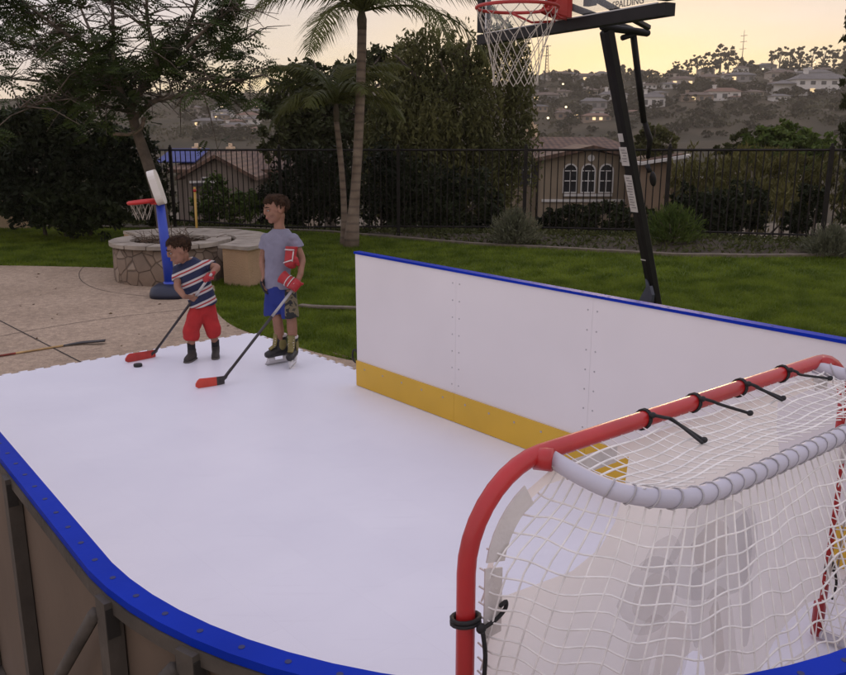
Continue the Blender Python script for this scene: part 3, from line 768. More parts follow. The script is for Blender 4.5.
# ================================================================ FENCE
m_iron = mat('black_fence_iron', (.014, .011, .009), .7, .3, 8, spec=.2)
fence = thing('iron_fence', 'long dark iron picket fence along the back edge of the lawn', 'fence', (fp[4].x, fp[4].y, ground_z(fp[4].x, fp[4].y)))
def ftop(p): return p.z
for i, p in enumerate(fp):
    b = MB(); gz = ground_z(p.x, p.y)
    b.box((p.x, p.y, (gz + p.z) / 2 + .01), (.062, .062, p.z - gz + .08)); b.lathe((p.x, p.y, p.z + .05), [(.036, 0), (.038, .012), (.02, .02), (.028, .035), (.018, .055), (.002, .062)], 8)
    b.build('post', m_iron, fence)
FB = .16
for p, q in zip(fp[:-1], fp[1:]):
    gp, gq = ground_z(p.x, p.y) + FB, ground_z(q.x, q.y) + FB
    b = MB(); b.tube([V((p.x, p.y, p.z)), V((q.x, q.y, q.z))], .021, 4, smooth=False); b.build('top_rail', m_iron, fence)
    b = MB(); b.tube([V((p.x, p.y, gp)), V((q.x, q.y, gq))], .017, 4, smooth=False); b.build('bottom_rail', m_iron, fence)
    n = round((q - p).length / .125); b = MB()
    for k in range(1, n):
        t = k / n; x, y = p.x + (q.x - p.x) * t, p.y + (q.y - p.y) * t
        z0, z1 = gp + (gq - gp) * t - .05, p.z + (q.z - p.z) * t
        b.box((x, y, (z0 + z1) / 2), (.017, .017, z1 - z0))
    b.build('picket_panel', m_iron, fence)

# ================================================================ FOLIAGE TOOLS (numpy)
def rot_frames(n, rs, up=.0):
    d = rs.normal(size=(n, 3)); d[:, 2] += up; d /= np.linalg.norm(d, axis=1)[:, None]
    t = rs.normal(size=(n, 3)); t -= d * (t * d).sum(1)[:, None]; t /= np.linalg.norm(t, axis=1)[:, None]
    return d, t
def leaves(c, L, W, rs, axis=None, jitter=.5):
    """rhombic leaves at points c, along random (or given) axes, lightly folded by using random sides"""
    n = len(c); d, t = rot_frames(n, rs)
    if axis is not None:
        d = axis + rs.normal(size=(n, 3)) * jitter; d /= np.linalg.norm(d, axis=1)[:, None]
        t = rs.normal(size=(n, 3)); t -= d * (t * d).sum(1)[:, None]; t /= np.linalg.norm(t, axis=1)[:, None]
    s = rs.uniform(.6, 1.35, n)[:, None]
    return np.stack([c - d * L * .5 * s, c + t * W * .5 * s, c + d * L * .5 * s, c - t * W * .5 * s], 1).reshape(-1, 3)
def clump_points(n, centers, radii, rs, shell=.55):
    """points gathered in many small clumps filling ellipsoids: leaves gaps between the clumps"""
    out = []
    centers = np.asarray(centers, float); vol = np.array([r[0] * r[1] * r[2] for r in radii]) ** .67; vol /= vol.sum()
    for (c, r, v) in zip(centers, radii, vol):
        k = max(3, int(n * v)); nc = max(4, k // 26)
        d = rs.normal(size=(nc, 3)); d /= np.linalg.norm(d, axis=1)[:, None]
        rr = (shell + (1 - shell) * rs.uniform(0, 1, nc) ** .6) * rs.uniform(.8, 1.16, nc)
        cc = c + d * rr[:, None] * np.array(r)
        pick = rs.randint(0, nc, k)
        out.append(cc[pick] + rs.normal(size=(k, 3)) * np.array(r) * .085)
    return np.concatenate(out)
def crown(name, n, centers, radii, L, W, m, parent, seed, shell=.4, axis=None, floor=None):
    rs = np.random.RandomState(seed); p = clump_points(n, centers, radii, rs, shell)
    if floor is not None: p = p[p[:, 2] > floor]
    ax = None if axis is None else np.tile(np.array(axis, float), (len(p), 1))
    return np_mesh(name, leaves(p, L, W, rs, ax), 4, m, parent)
m_bark = mat('grey_brown_bark', (.11, .085, .062), .95, .4, 6, .9, 22)
m_bark_lit = mat('lit_branch_bark', (.17, .125, .085), .9, .3, 7, .7, 25)  # warmer, lighter copy of the bark: light on the branch put into its colour
m_jac = leaf_mat('ferny_tree_leaf', (.026, .042, .012), (.062, .085, .020), 1.1)
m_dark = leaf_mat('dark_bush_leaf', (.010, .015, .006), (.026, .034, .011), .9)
m_pepper = leaf_mat('weeping_tree_leaf', (.055, .060, .020), (.118, .115, .038), .7)
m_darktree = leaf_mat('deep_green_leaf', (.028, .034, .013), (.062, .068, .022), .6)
m_olive = leaf_mat('olive_grey_leaf', (.10, .105, .062), (.17, .17, .105), 2.5)
m_green = leaf_mat('fresh_green_leaf', (.045, .075, .014), (.095, .13, .026), 1.5)
m_bank = leaf_mat('yellow_green_bank_leaf', (.075, .075, .020), (.14, .125, .038), .5)
m_frond = leaf_mat('palm_frond_leaf', (.075, .092, .026), (.155, .155, .048), .9, .45, .3)
m_palmtrunk, ntp, bpm = new_mat('ringed_palm_trunk')
tcp = ntp.nodes.new('ShaderNodeTexCoord'); wv = ntp.nodes.new('ShaderNodeTexWave'); wv.bands_direction = 'Z'; wv.inputs['Scale'].default_value = 2.1; wv.inputs['Distortion'].default_value = 1.2; wv.inputs['Detail'].default_value = 3
npn = ntp.nodes.new('ShaderNodeTexNoise'); npn.inputs['Scale'].default_value = 5; npn.inputs['Detail'].default_value = 6
ntp.links.new(tcp.outputs['Object'], wv.inputs['Vector']); ntp.links.new(tcp.outputs['Object'], npn.inputs['Vector'])
rp1 = ntp.nodes.new('ShaderNodeValToRGB'); rp1.color_ramp.elements[0].color = (.72, .7, .68, 1); rp1.color_ramp.elements[1].color = (1.08, 1.05, 1, 1); rp1.color_ramp.elements[1].position = .35
rp2 = ntp.nodes.new('ShaderNodeValToRGB'); rp2.color_ramp.elements[0].color = (.12, .085, .06, 1); rp2.color_ramp.elements[1].color = (.23, .18, .135, 1); rp2.color_ramp.elements[0].position = .3; rp2.color_ramp.elements[1].position = .7
ntp.links.new(wv.outputs['Fac'], rp1.inputs['Fac']); ntp.links.new(npn.outputs['Fac'], rp2.inputs['Fac'])
ntp.links.new(mixmul(ntp, rp2.outputs[0], rp1.outputs[0]), bpm.inputs['Base Color']); bpm.inputs['Roughness'].default_value = .9

# ---------------------------------------------------------------- ferny tree on the left
YT = 14.8
base = D(166, 236, YT); base.z = lawn_z(base.x, base.y) - .05
lt = thing('broadleaf_tree', 'spreading ferny-leaved tree with forked trunk behind the toy hoop and stone ring', 'tree', base)
b = MB()
def limb(px, y0, y1, r0, r1, k=5, dst=None):
    n = len(px); pts = [D(u, v, y0 + (y1 - y0) * i / (n - 1)) for i, (u, v) in enumerate(px)]
    c = catmull(pts, k); rr = [r0 + (r1 - r0) * i / (len(c) - 1) for i in range(len(c))]
    (dst or b).tube(c, rr, 8); return c
trunk = catmull([base, D(160, 205, YT), D(150, 170, YT), D(138, 135, YT), D(131, 112, YT)], 6)
b.tube(trunk, [.125 - .045 * i / (len(trunk) - 1) for i in range(len(trunk))], 10)
LIMBS = []
for px, y1, r0, r1 in [([(133, 120), (155, 101), (187, 95), (214, 88), (250, 78)], 14.2, .075, .02), ([(130, 112), (140, 92), (157, 67), (177, 48), (193, 15), (202, -25)], 15.2, .10, .03),
      ([(129, 112), (119, 88), (114, 70), (113, 30), (112, -30)], 15.0, .075, .035), ([(129, 110), (112, 76), (87, 50), (47, 20), (10, -8)], 14.0, .085, .025),
      ([(129, 112), (118, 90), (93, 83), (50, 82), (-10, 76)], 15.8, .07, .02), ([(157, 67), (152, 42), (147, 15), (147, -30)], 14.4, .06, .03),
      ([(157, 67), (180, 62), (215, 50), (245, 40)], 16.2, .05, .012), ([(129, 112), (100, 105), (60, 100), (20, 108)], 13.6, .05, .012),
      ([(114, 70), (90, 30), (70, -20)], 16.4, .05, .02), ([(187, 48), (210, 25), (238, 5)], 13.7, .045, .012), ([(93, 83), (60, 60), (20, 45), (-30, 30)], 16.8, .045, .015)]:
    y0 = YT if px[0][1] > 90 else (YT + y1) / 2
    LIMBS.append(limb(px, y0, y1, r0 * .72, r1 * .7))
lt_trunk = b.build('trunk', m_bark, lt)
b = MB(); c = limb([(144, 118), (141, 128), (131, 134), (113, 134)], YT - .15, YT - .5, .035, .03, dst=b); b.build('sawn_branch', m_bark_lit, lt_trunk)
# twigs then fern-like compound leaves
rs = np.random.RandomState(11); tw = MB(); TIPS = []
for L in LIMBS:
    for i in range(4, len(L)):
        for q in range(3):
            d = V((rs.normal(), rs.normal(), rs.normal() * .35 + .12)).normalized(); ln = rs.uniform(.35, 1.15)
            p0 = L[i]; p1 = p0 + d * ln * .5 + V((0, 0, .06)); p2 = p0 + d * ln - V((0, 0, .08))
            tw.tube([p0, p1, p2], [.014, .009, .004], 4, caps=False); TIPS += [(p1, d), (p2, d), (p1.lerp(p2, .5), d)]
tw.build('twig', m_bark, lt_trunk)
def fern_leaves(tips, per, spread, rs, fl=.36, pairs=9, L=.085, W=.040, drop=.25):
    out = []
    for (p, d) in tips:
        for _ in range(per):
            o = np.array(p) + rs.normal(size=3) * spread * np.array([1, 1, .45])
            a = rs.uniform(0, 2 * math.pi); dd = np.array([math.cos(a), math.sin(a), rs.normal() * .35 - .1]); dd /= np.linalg.norm(dd)
            sd = np.cross(dd, [0, 0, 1]) + rs.normal(size=3) * .55; sd -= dd * sd.dot(dd); sd /= np.linalg.norm(sd); f = fl * rs.uniform(.7, 1.3)
            t = np.linspace(.12, 1, pairs)[:, None]
            mid = o + dd * f * t - np.array([0, 0, 1.0]) * drop * f * t ** 2
            w_ = (L * np.sin(math.pi * (.15 + .8 * t)))
            for s in (-1, 1):
                e = mid + sd * s * w_ + dd * .02
                h = dd * W * .5
                out.append(np.stack([mid - h * .4, (mid + e) / 2 - h, e, (mid + e) / 2 + h], 1).reshape(-1, 3))
    return np.concatenate(out)
keep = [t for t in TIPS if mnoise.noise(V(t[0]) * 1.45) > .17]
np_mesh('crown', fern_leaves(keep, 6, .12, rs), 4, m_jac, lt)

# ---------------------------------------------------------------- dense dark bushes at the left
def bush(name, label, cat, lobes, n, L, W, m, seed, group=None, shell=.35, stem=True, axis=None):
    c0 = lobes[0][0]; x, y = c0[0], c0[1]; gz = ground_z(x, y)
    t = thing(name, label, cat, (x, y, gz), group)
    crown('foliage', n, [l[0] for l in lobes], [l[1] for l in lobes], L, W, m, t, seed, shell, axis, floor=gz - .05)
    if stem:
        b = MB(); rr = random.Random(seed)
        for k in range(6):
            l = lobes[k % len(lobes)]; e = V(l[0]) + V((rr.uniform(-.5, .5) * l[1][0], rr.uniform(-.5, .5) * l[1][1], rr.uniform(0, .6) * l[1][2]))
            s = V((x + (e.x - x) * .5 + rr.uniform(-.06, .06), y + (e.y - y) * .3, gz - .05)); b.tube([s, s.lerp(e, .5) + V((rr.uniform(-.05, .05), 0, .05)), e], [.03, .02, .006], 5)
        b.build('stem', m_bark, t)
    return t
def lob(u, v, Y, ru, rv, dy=None):                 # ellipsoid seen at a photo position: half-sizes in photo pixels
    p = D(u, v, Y); k = Y * 1.03 / 846; return ((p.x, p.y, p.z), (ru * k, dy if dy else ru * k * .7, rv * k))
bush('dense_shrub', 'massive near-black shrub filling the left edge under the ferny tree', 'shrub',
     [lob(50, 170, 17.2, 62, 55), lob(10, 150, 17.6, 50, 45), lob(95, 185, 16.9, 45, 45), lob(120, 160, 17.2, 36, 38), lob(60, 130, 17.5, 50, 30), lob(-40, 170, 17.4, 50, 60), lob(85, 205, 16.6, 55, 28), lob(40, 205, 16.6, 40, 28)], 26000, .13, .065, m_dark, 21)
# ---------------------------------------------------------------- palms
def palm(base, top, rb, rt, label, fronds, seed, flen, crown_green=.6, name='palm_tree'):
    t = thing(name, label, 'palm tree', base)
    rr = random.Random(seed); b = MB(); n = 16; pts = []; rad = []
    for i in range(n):
        f = i / (n - 1); p = V(base).lerp(V(top), f); p.x += math.sin(f * 2.6) * .05
        pts.append(p); rad.append((rb + (rt - rb) * f) * (1 + .75 * max(0, .30 - f) ** 1.5 / .164))
    b.tube(pts, rad, 14); tk = b.build('trunk', m_palmtrunk, t)
    tp = pts[-1]
    b = MB(); b.tube([tp, tp + V((0, 0, crown_green * .5)), tp + V((0, 0, crown_green))], [rt * 1.0, rt * 1.08, rt * .5], 12); b.build('crownshaft', m_frondstem, t)
    hd = tp + V((0, 0, crown_green * .85))
    for (az, el, ln, *dr) in fronds:
        a = math.radians(az); d = V((math.sin(a), math.cos(a), 0)); e = math.radians(el); K = 16; p = hd.copy(); path = [p.copy()]
        for k in range(K):
            ang = e - (k / K) ** 1.25 * math.radians((dr[0] if dr else 95) + rr.uniform(-8, 8)); p = p + (d * math.cos(ang) + V((0, 0, math.sin(ang)))) * ln / K; path.append(p.copy())
        b = MB(); b.tube(path, [.022 * (1 - k / (K + 2)) + .003 for k in range(K + 1)], 5)
        sd = V((d.y, -d.x, 0)); M = 54
        for k in range(2, M):
            f = k / M; x = f * K; i = min(int(x), K - 1); q = path[i].lerp(path[i + 1], x - i); tg = (path[i + 1] - path[i]).normalized()
            ll = flen * math.sin(math.pi * (.12 + .85 * f)) * rr.uniform(.85, 1.1)
            for s in (-1, 1):
                ld = (sd * s * .8 + tg * .65 + V((0, 0, rr.uniform(-.1, .25)))).normalized(); w_ = .025
                m1 = q + ld * ll * .5 - V((0, 0, .08 * ll)); e1_ = q + ld * ll - V((0, 0, ll * rr.uniform(.35, .6)))
                b.add([q - tg * w_ * .5, q + tg * w_ * .5, m1 + tg * w_ * .6, m1 - tg * w_ * .6, e1_], [(0, 1, 2, 3), (3, 2, 4)])
        b.build('frond', m_frond, t)
    return t
m_frondstem = mat('brown_green_crownshaft', (.115, .092, .058), .8, .35, 7, .5, 20)
pb = D(351, 245, 15.6); pb.z = lawn_z(pb.x, pb.y) - .05
pt = D(360.5, 30, 15.75)
palm(pb, pt, .088, .082, 'tall palm with smooth ringed trunk and arching fronds above the lawn', [(-95, 30, 2.5), (-86, 62, 3.7, 138), (-78, 70, 3.9, 140), (-70, 58, 2.6), (-30, 25, 2.4), (-150, 10, 2.0), (85, 14, 2.9), (70, 50, 2.6), (110, 48, 2.3), (30, 60, 2.3), (165, 35, 2.2), (200, 55, 2.2), (-110, 70, 2.4), (130, 20, 2.4), (100, 30, 3.0), (95, 35, 3.3, 118), (80, 68, 3.0), (-60, 42, 2.7), (-120, 50, 2.6), (140, 62, 2.6), (5, 70, 2.4)], 5, .62, .36)
pb2 = D(345, 240, 15.95); pb2.z = lawn_z(pb2.x, pb2.y) - .05
palm(pb2, D(335, 122, 16.1), .060, .050, 'shorter slim palm leaning against the taller palm trunk', [(-85, 42, 1.75), (-105, 62, 1.6), (-60, 70, 1.5), (-130, 30, 1.4), (-20, 50, 1.5), (60, 58, 1.6), (90, 40, 1.35), (150, 45, 1.4), (200, 35, 1.3), (20, 75, 1.4), (-95, 18, 1.5), (-75, 55, 1.9), (100, 62, 1.7), (75, 25, 1.5), (-45, 35, 1.6)], 9, .50, .38)

# ---------------------------------------------------------------- trees and shrubs beyond the fence
def tree(name, label, base, lobes, n, L, W, m, seed, trunk_r=.16, shell=.3, group=None, axis=None, cat='tree'):
    t = thing(name, label, cat, base, group); rr = random.Random(seed); b = MB(); top = V(lobes[0][0])
    b.tube(catmull([V(base), V(base).lerp(top, .5) + V((rr.uniform(-.1, .1), 0, 0)), top], 5), [trunk_r * (1 - .05 * i) for i in range(11)], 8)
    for c, r in lobes:
        for _ in range(2):
            e = V(c) + V((rr.uniform(-.7, .7) * r[0], rr.uniform(-.7, .7) * r[1], rr.uniform(-.2, .8) * r[2])); s = V(base).lerp(top, rr.uniform(.45, .9))
            b.tube(catmull([s, s.lerp(e, .5) + V((0, 0, .1 * r[2])), e], 4), [trunk_r * .42 * (1 - .1 * i) for i in range(9)], 5)
    b.build('trunk', m_bark, t)
    crown('crown', n, [l[0] for l in lobes], [l[1] for l in lobes], L, W, m, t, seed, shell, axis, floor=base[2])
    return t
def gbase(u, Y): p = D(u, 200, Y); return V((p.x, p.y, ground_z(p.x, p.y) - .1))
# weeping tree: hanging strings of narrow leaves
base = gbase(448, 21.5)
wt = thing('weeping_tree', 'big weeping tree with hanging olive foliage behind the fence beside the palms', 'tree', base)
b = MB(); lim = []
for px, y1, r0, r1 in [([(448, 235), (446, 170), (450, 120), (462, 75), (470, 40)], 21.5, .22, .05), ([(450, 120), (430, 90), (410, 70), (395, 55)], 20.8, .08, .02), ([(462, 75), (485, 60), (505, 50), (520, 55)], 21.0, .07, .02), ([(447, 150), (480, 120), (505, 105)], 20.4, .08, .02), ([(446, 160), (415, 130), (390, 115)], 22, .08, .02), ([(462, 75), (450, 45), (440, 20)], 22.2, .06, .02), ([(450, 120), (452, 95), (440, 60)], 19.9, .06, .02)]:
    lim.append(limb(px, 21.5, y1, r0, r1, dst=b))
b.build('trunk', m_bark, wt)
rs = np.random.RandomState(31)
def strands(lobes, n, rs, lmin, lmax, L=.12, W=.022, step=.055, zmin=-9):
    out = []; vol = np.array([l[1][0] * l[1][2] for l in lobes]); vol /= vol.sum()
    for k in range(n):
        c, r = lobes[rs.choice(len(lobes), p=vol)]
        d = rs.normal(size=3); d /= np.linalg.norm(d); rad = rs.uniform(.35, 1.1) ** .6
        p = np.array(c) + d * rad * np.array(r)
        if mnoise.noise(V(p) * 1.05) < -.26 + .26 * min(1, max(0, (p[2] - 2.2) / 2.2)): continue
        ln = rs.uniform(lmin, lmax); m = int(ln / step); t = np.linspace(0, 1, m)[:, None]
        a = rs.uniform(0, 6.28); o = np.array([math.cos(a), math.sin(a), 0]) * .25 * ln
        q = p + o * np.sqrt(t) + np.array([0, 0, .12]) * np.sin(t * 3.1) - np.array([0, 0, 1.0]) * ln * t ** 1.3
        q = q + rs.normal(size=q.shape) * .03; q = q[q[:, 2] > zmin]
        if len(q): out.append(leaves(q, L, W, rs, np.tile([0, 0, -1.0], (len(q), 1)), .75))
    return np.concatenate(out)
wl = [lob(440, 55, 21.5, 42, 38), lob(470, 35, 21.2, 36, 26), lob(500, 65, 21.0, 30, 38), lob(410, 90, 21.6, 36, 40), lob(455, 110, 20.6, 55, 50), lob(500, 120, 20.7, 32, 45), lob(395, 140, 21.2, 32, 45), lob(480, 160, 20.3, 45, 40), lob(430, 170, 20.4, 45, 40)]
np_mesh('crown', strands(wl, 3300, rs, .5, 1.5, .14, .05, zmin=base.z + .1), 4, m_pepper, wt)
tree('broadleaf_tree', 'dark broadleaf tree with ragged top directly behind the two palms', gbase(330, 24.5),
     [lob(330, 100, 24.5, 42, 36), lob(298, 105, 24, 32, 34), lob(365, 85, 24.8, 34, 32), lob(310, 75, 24.5, 22, 16), lob(385, 65, 25, 24, 22), lob(285, 140, 24, 30, 30), lob(340, 145, 24, 50, 36)], 15000, .17, .085, m_darktree, 41, .18)
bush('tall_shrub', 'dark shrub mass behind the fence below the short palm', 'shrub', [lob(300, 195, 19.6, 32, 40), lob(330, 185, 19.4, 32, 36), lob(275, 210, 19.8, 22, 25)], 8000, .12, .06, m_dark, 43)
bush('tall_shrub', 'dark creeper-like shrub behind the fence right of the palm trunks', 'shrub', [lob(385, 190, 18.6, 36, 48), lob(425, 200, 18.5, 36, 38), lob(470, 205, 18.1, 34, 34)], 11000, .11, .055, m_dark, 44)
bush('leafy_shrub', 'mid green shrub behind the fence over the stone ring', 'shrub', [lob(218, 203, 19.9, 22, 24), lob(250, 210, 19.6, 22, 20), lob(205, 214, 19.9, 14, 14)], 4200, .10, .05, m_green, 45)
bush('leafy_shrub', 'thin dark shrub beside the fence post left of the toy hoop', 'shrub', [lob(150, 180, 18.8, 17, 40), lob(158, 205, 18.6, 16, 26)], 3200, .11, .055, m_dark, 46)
# lawn-edge shrubs in the bed
gx = D(515, 226, 15.55); gz = ground_z(gx.x, gx.y)
def dome(label, u, v, Y, w, h, m, seed, n=4200, L=.085, Wd=.016, name='rounded_shrub'):
    p = D(u, v, Y); z = ground_z(p.x, p.y); t = thing(name, label, 'shrub', (p.x, p.y, z)); rs = np.random.RandomState(seed); out = []
    for k in range(n // 9):                        # upright shoots radiating from the base
        a = rs.uniform(0, 6.283); el = rs.uniform(.15, 1.57); d = np.array([math.cos(a) * math.cos(el), math.sin(a) * math.cos(el), math.sin(el)])
        r = rs.uniform(.75, 1.1); e = np.array([p.x, p.y, z]) + d * np.array([w, w, h]) * r
        tt = np.linspace(.45, 1, 9)[:, None]; q = np.array([p.x, p.y, z]) * (1 - tt) + e * tt + rs.normal(size=(9, 3)) * .012
        out.append(leaves(q, L, Wd, rs, np.tile(d + [0, 0, .4], (9, 1)), .45))
    np_mesh('foliage', np.concatenate(out), 4, m, t)
    b = MB()
    for k in range(9):
        a = k * .7; b.tube([(p.x, p.y, z - .03), (p.x + math.cos(a) * w * .4, p.y + math.sin(a) * w * .4, z + h * .55)], [.012, .004], 4)
    b.build('stem', m_bark, t); return t
dome('round grey-green shrub on the lawn edge in front of the arched-window house', 515, 240, 15.3, .56, .62, m_olive, 51, 5200)
dome('grey shrub on the lawn edge at the far right', 832, 246, 13.6, .55, .50, m_olive, 52, 4600)
dome('feathery green shrub beside the basketball pole behind the lawn', 672, 240, 14.7, .62, .62, m_green, 53, 4200, .10, .016)
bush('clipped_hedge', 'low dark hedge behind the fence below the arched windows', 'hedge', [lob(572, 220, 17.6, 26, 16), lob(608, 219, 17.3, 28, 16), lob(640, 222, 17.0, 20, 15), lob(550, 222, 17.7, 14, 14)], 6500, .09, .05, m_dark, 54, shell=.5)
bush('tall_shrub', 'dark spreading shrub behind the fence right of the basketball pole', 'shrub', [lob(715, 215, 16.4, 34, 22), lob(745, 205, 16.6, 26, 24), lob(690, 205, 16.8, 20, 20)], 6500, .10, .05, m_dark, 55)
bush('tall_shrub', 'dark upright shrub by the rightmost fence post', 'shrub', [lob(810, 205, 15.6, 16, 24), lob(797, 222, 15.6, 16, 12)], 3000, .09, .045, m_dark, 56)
bush('reed_bank', 'tall yellow-green shrubbery behind the right stretch of fence', 'shrub', [lob(700, 180, 21.5, 34, 28), lob(745, 178, 21.5, 38, 30), lob(790, 180, 21.0, 34, 28), lob(765, 205, 19.5, 40, 24), lob(720, 200, 20.5, 30, 22), lob(835, 185, 20.5, 30, 34), lob(890, 185, 20.5, 40, 34)], 17000, .17, .035, m_bank, 57, axis=(0, 0, 1))
tree('round_tree', 'fresh green small tree rising over the fence on the right', gbase(785, 27), [lob(785, 138, 27, 28, 16), lob(765, 142, 27, 22, 14), lob(812, 145, 27, 24, 14), lob(790, 158, 26.5, 40, 18), lob(788, 128, 27.2, 14, 10)], 5200, .19, .09, m_green, 58, .1)
tree('round_tree', 'dull dark tree just left of the fresh green tree over the fence', gbase(752, 29), [lob(752, 142, 29, 18, 14), lob(735, 152, 29, 20, 12), lob(760, 155, 29, 22, 14)], 2600, .19, .09, m_darktree, 59, .1)
tree('round_tree', 'brownish small tree right behind the basketball pole above the fence', gbase(655, 31), [lob(652, 136, 31, 16, 14), lob(662, 146, 31, 16, 12), lob(640, 150, 31, 14, 10)], 2200, .18, .09, m_pepper, 60, .1)
# cypress cut by the right edge
cb = gbase(862, 18.5); ct = thing('cypress_tree', 'dark columnar cypress cut off by the right edge', 'tree', cb)
lobs = []
for i in range(16):
    p = D(856, 215 - i * 17, 18.5); k = 1 - i / 18; lobs.append(((p.x + .18, p.y, p.z), (.50 * k ** .5 + .06, .5 * k ** .5 + .06, .42)))
crown('crown', 9000, [l[0] for l in lobs], [l[1] for l in lobs], .16, .045, m_darktree, ct, 61, .5, (0, 0, 1), floor=cb.z)
b = MB(); b.tube([cb, (cb.x + .1, cb.y, lobs[-1][0][2])], [.14, .03], 8); b.build('trunk', m_bark, ct)
b = MB(); rr = random.Random(4)
for k in range(14):
    z = .6 + k * .3; a = rr.uniform(0, 6.28); b.tube([(cb.x + .1, cb.y, z), (cb.x + .1 + math.cos(a) * .45, cb.y + math.sin(a) * .45, z + .55)], [.02, .004], 4)
b.build('branch', m_bark, ct)
# low planting and litter in the bed
rs = np.random.RandomState(71); n = 16000; x = rs.uniform(-9, 9, n); cyv = np.interp(x, cx_, cy_); fyv = np.interp(x, [p.x for p in fp], [p.y for p in fp])
y = cyv + .1 + (fyv + 1.0 - cyv) * rs.uniform(0, 1, n) ** .8; keep_ = np.array([mnoise.noise(V((a * 1.4, b_ * 2.2, 0))) > -.4 for a, b_ in zip(x, y)])
x, y = x[keep_], y[keep_]; z = np.array([ground_z(a, b_) for a, b_ in zip(x, y)]) + rs.uniform(.01, .10, len(x))
tag(np_mesh('ground_cover', leaves(np.stack([x, y, z], 1), .085, .03, rs, np.tile([0, 0, .6], (len(x), 1)), .9), 4, leaf_mat('ground_cover_leaf', (.040, .050, .012), (.095, .10, .032), 3)), kind='stuff', label='scattered low plants in the bed along the fence', cat='ground cover')

# ================================================================ STONE RING AND SEAT WALL
m_stone, nts, bs = new_mat('irregular_flagstone_facing')
ts = nts.nodes.new('ShaderNodeTexCoord')
vo = nts.nodes.new('ShaderNodeTexVoronoi'); vo.inputs['Scale'].default_value = 5.2; ve = nts.nodes.new('ShaderNodeTexVoronoi'); ve.feature = 'DISTANCE_TO_EDGE'; ve.inputs['Scale'].default_value = 5.2
ns = nts.nodes.new('ShaderNodeTexNoise'); ns.inputs['Scale'].default_value = 9; ns.inputs['Detail'].default_value = 6
for q in (vo, ve, ns): nts.links.new(ts.outputs['Object'], q.inputs['Vector'])
sx = nts.nodes.new('ShaderNodeSeparateColor'); nts.links.new(vo.outputs['Color'], sx.inputs[0])
c1_ = nts.nodes.new('ShaderNodeValToRGB'); e = c1_.color_ramp.elements; e[0].color = (.17, .125, .09, 1); e[1].color = (.30, .235, .175, 1); e.new(.5).color = (.23, .165, .115, 1)
nts.links.new(sx.outputs[0], c1_.inputs['Fac'])
c2_ = nts.nodes.new('ShaderNodeValToRGB'); c2_.color_ramp.elements[0].color = (.48, .45, .42, 1); c2_.color_ramp.elements[1].color = (1, 1, 1, 1); c2_.color_ramp.elements[0].position = .015; c2_.color_ramp.elements[1].position = .05
nts.links.new(ve.outputs['Distance'], c2_.inputs['Fac'])
c3_ = nts.nodes.new('ShaderNodeValToRGB'); c3_.color_ramp.elements[0].color = (.75, .74, .72, 1); c3_.color_ramp.elements[1].color = (1.15, 1.12, 1.1, 1); nts.links.new(ns.outputs['Fac'], c3_.inputs['Fac'])
nts.links.new(mixmul(nts, mixmul(nts, c1_.outputs[0], c2_.outputs[0]), c3_.outputs[0]), bs.inputs['Base Color']); bs.inputs['Roughness'].default_value = .9
bb_ = nts.nodes.new('ShaderNodeBump'); bb_.inputs['Strength'].default_value = .7; bb_.inputs['Distance'].default_value = .03
nts.links.new(c2_.outputs[0], bb_.inputs['Height']); nts.links.new(bb_.outputs[0], bs.inputs['Normal'])
m_stucco = mat('tan_stucco', (.36, .235, .13), .92, .10, 3, .5, 55)
m_cap = mat('pale_cap_stone', (.31, .265, .21), .85, .22, 5, .4, 22)
m_twig = mat('dry_twig', (.10, .065, .04), .95, .4, 9)
PC = V((-3.66, 12.25, PZ)); PR_, PHt = .80, .50
ring = thing('stone_planter', 'round flagstone-faced raised ring with dead twigs inside behind the younger boy', 'planter', PC)
b = MB(); b.lathe(PC, [(PR_, -.05), (PR_ + .012, .1), (PR_, PHt), (PR_ - .2, PHt), (PR_ - .2, .1)], 48); b.build('wall', m_stone, ring)
b = MB()
rr = random.Random(2); nst = 15
for k in range(nst):
    a0, a1 = 2 * math.pi * k / nst + .012, 2 * math.pi * (k + 1) / nst - .012; ro, ri = PR_ + .05 + rr.uniform(-.012, .012), PR_ - .25 + rr.uniform(-.015, .015)
    pl = [PC + V((math.cos(a) * ro, math.sin(a) * ro, PHt + .002)) for a in np.linspace(a0, a1, 5)] + [PC + V((math.cos(a) * ri, math.sin(a) * ri, PHt + .002)) for a in np.linspace(a1, a0, 5)]
    b.prism(pl, (0, 0, .055 + rr.uniform(-.006, .006)))
b.build('cap_stones', m_cap, ring)
b = MB(); b.lathe(PC + V((0, 0, .40)), [(PR_ - .19, 0), (.4, .05), (.2, .12), (.001, .14)], 24); b.build('soil', m_dirt, ring)
b = MB()
for k in range(150):
    a = rr.uniform(0, 6.28); r = rr.uniform(0, .55); p = PC + V((math.cos(a) * r, math.sin(a) * r, .46 + rr.uniform(0, .05))); d = V((rr.gauss(0, 1), rr.gauss(0, 1), rr.uniform(.0, .8))).normalized() * rr.uniform(.12, .34)
    b.tube([p, p + d * .5 + V((0, 0, .03)), p + d], [.007, .005, .003], 4)
b.build('dead_twigs', m_twig, ring)
seat = thing('curved_seat_wall', 'curved tan stucco seat wall with pale stone cap wrapping the stone ring', 'garden wall', PC + V((1.2, 0, 0)))
RO, RI, WH = 1.50, 1.06, .50
PCs = PC + V((-.05, -.10, 0))
A0, A1 = math.radians(-28), math.radians(131)
b = MB(); NA = 40; vs = []
for i in range(NA + 1):
    a = A0 + (A1 - A0) * i / NA; c, s = math.cos(a), math.sin(a)
    vs += [PCs + V((c * RI, s * RI, -.05)), PCs + V((c * RO, s * RO, -.05)), PCs + V((c * RO, s * RO, WH)), PCs + V((c * RI, s * RI, WH))]
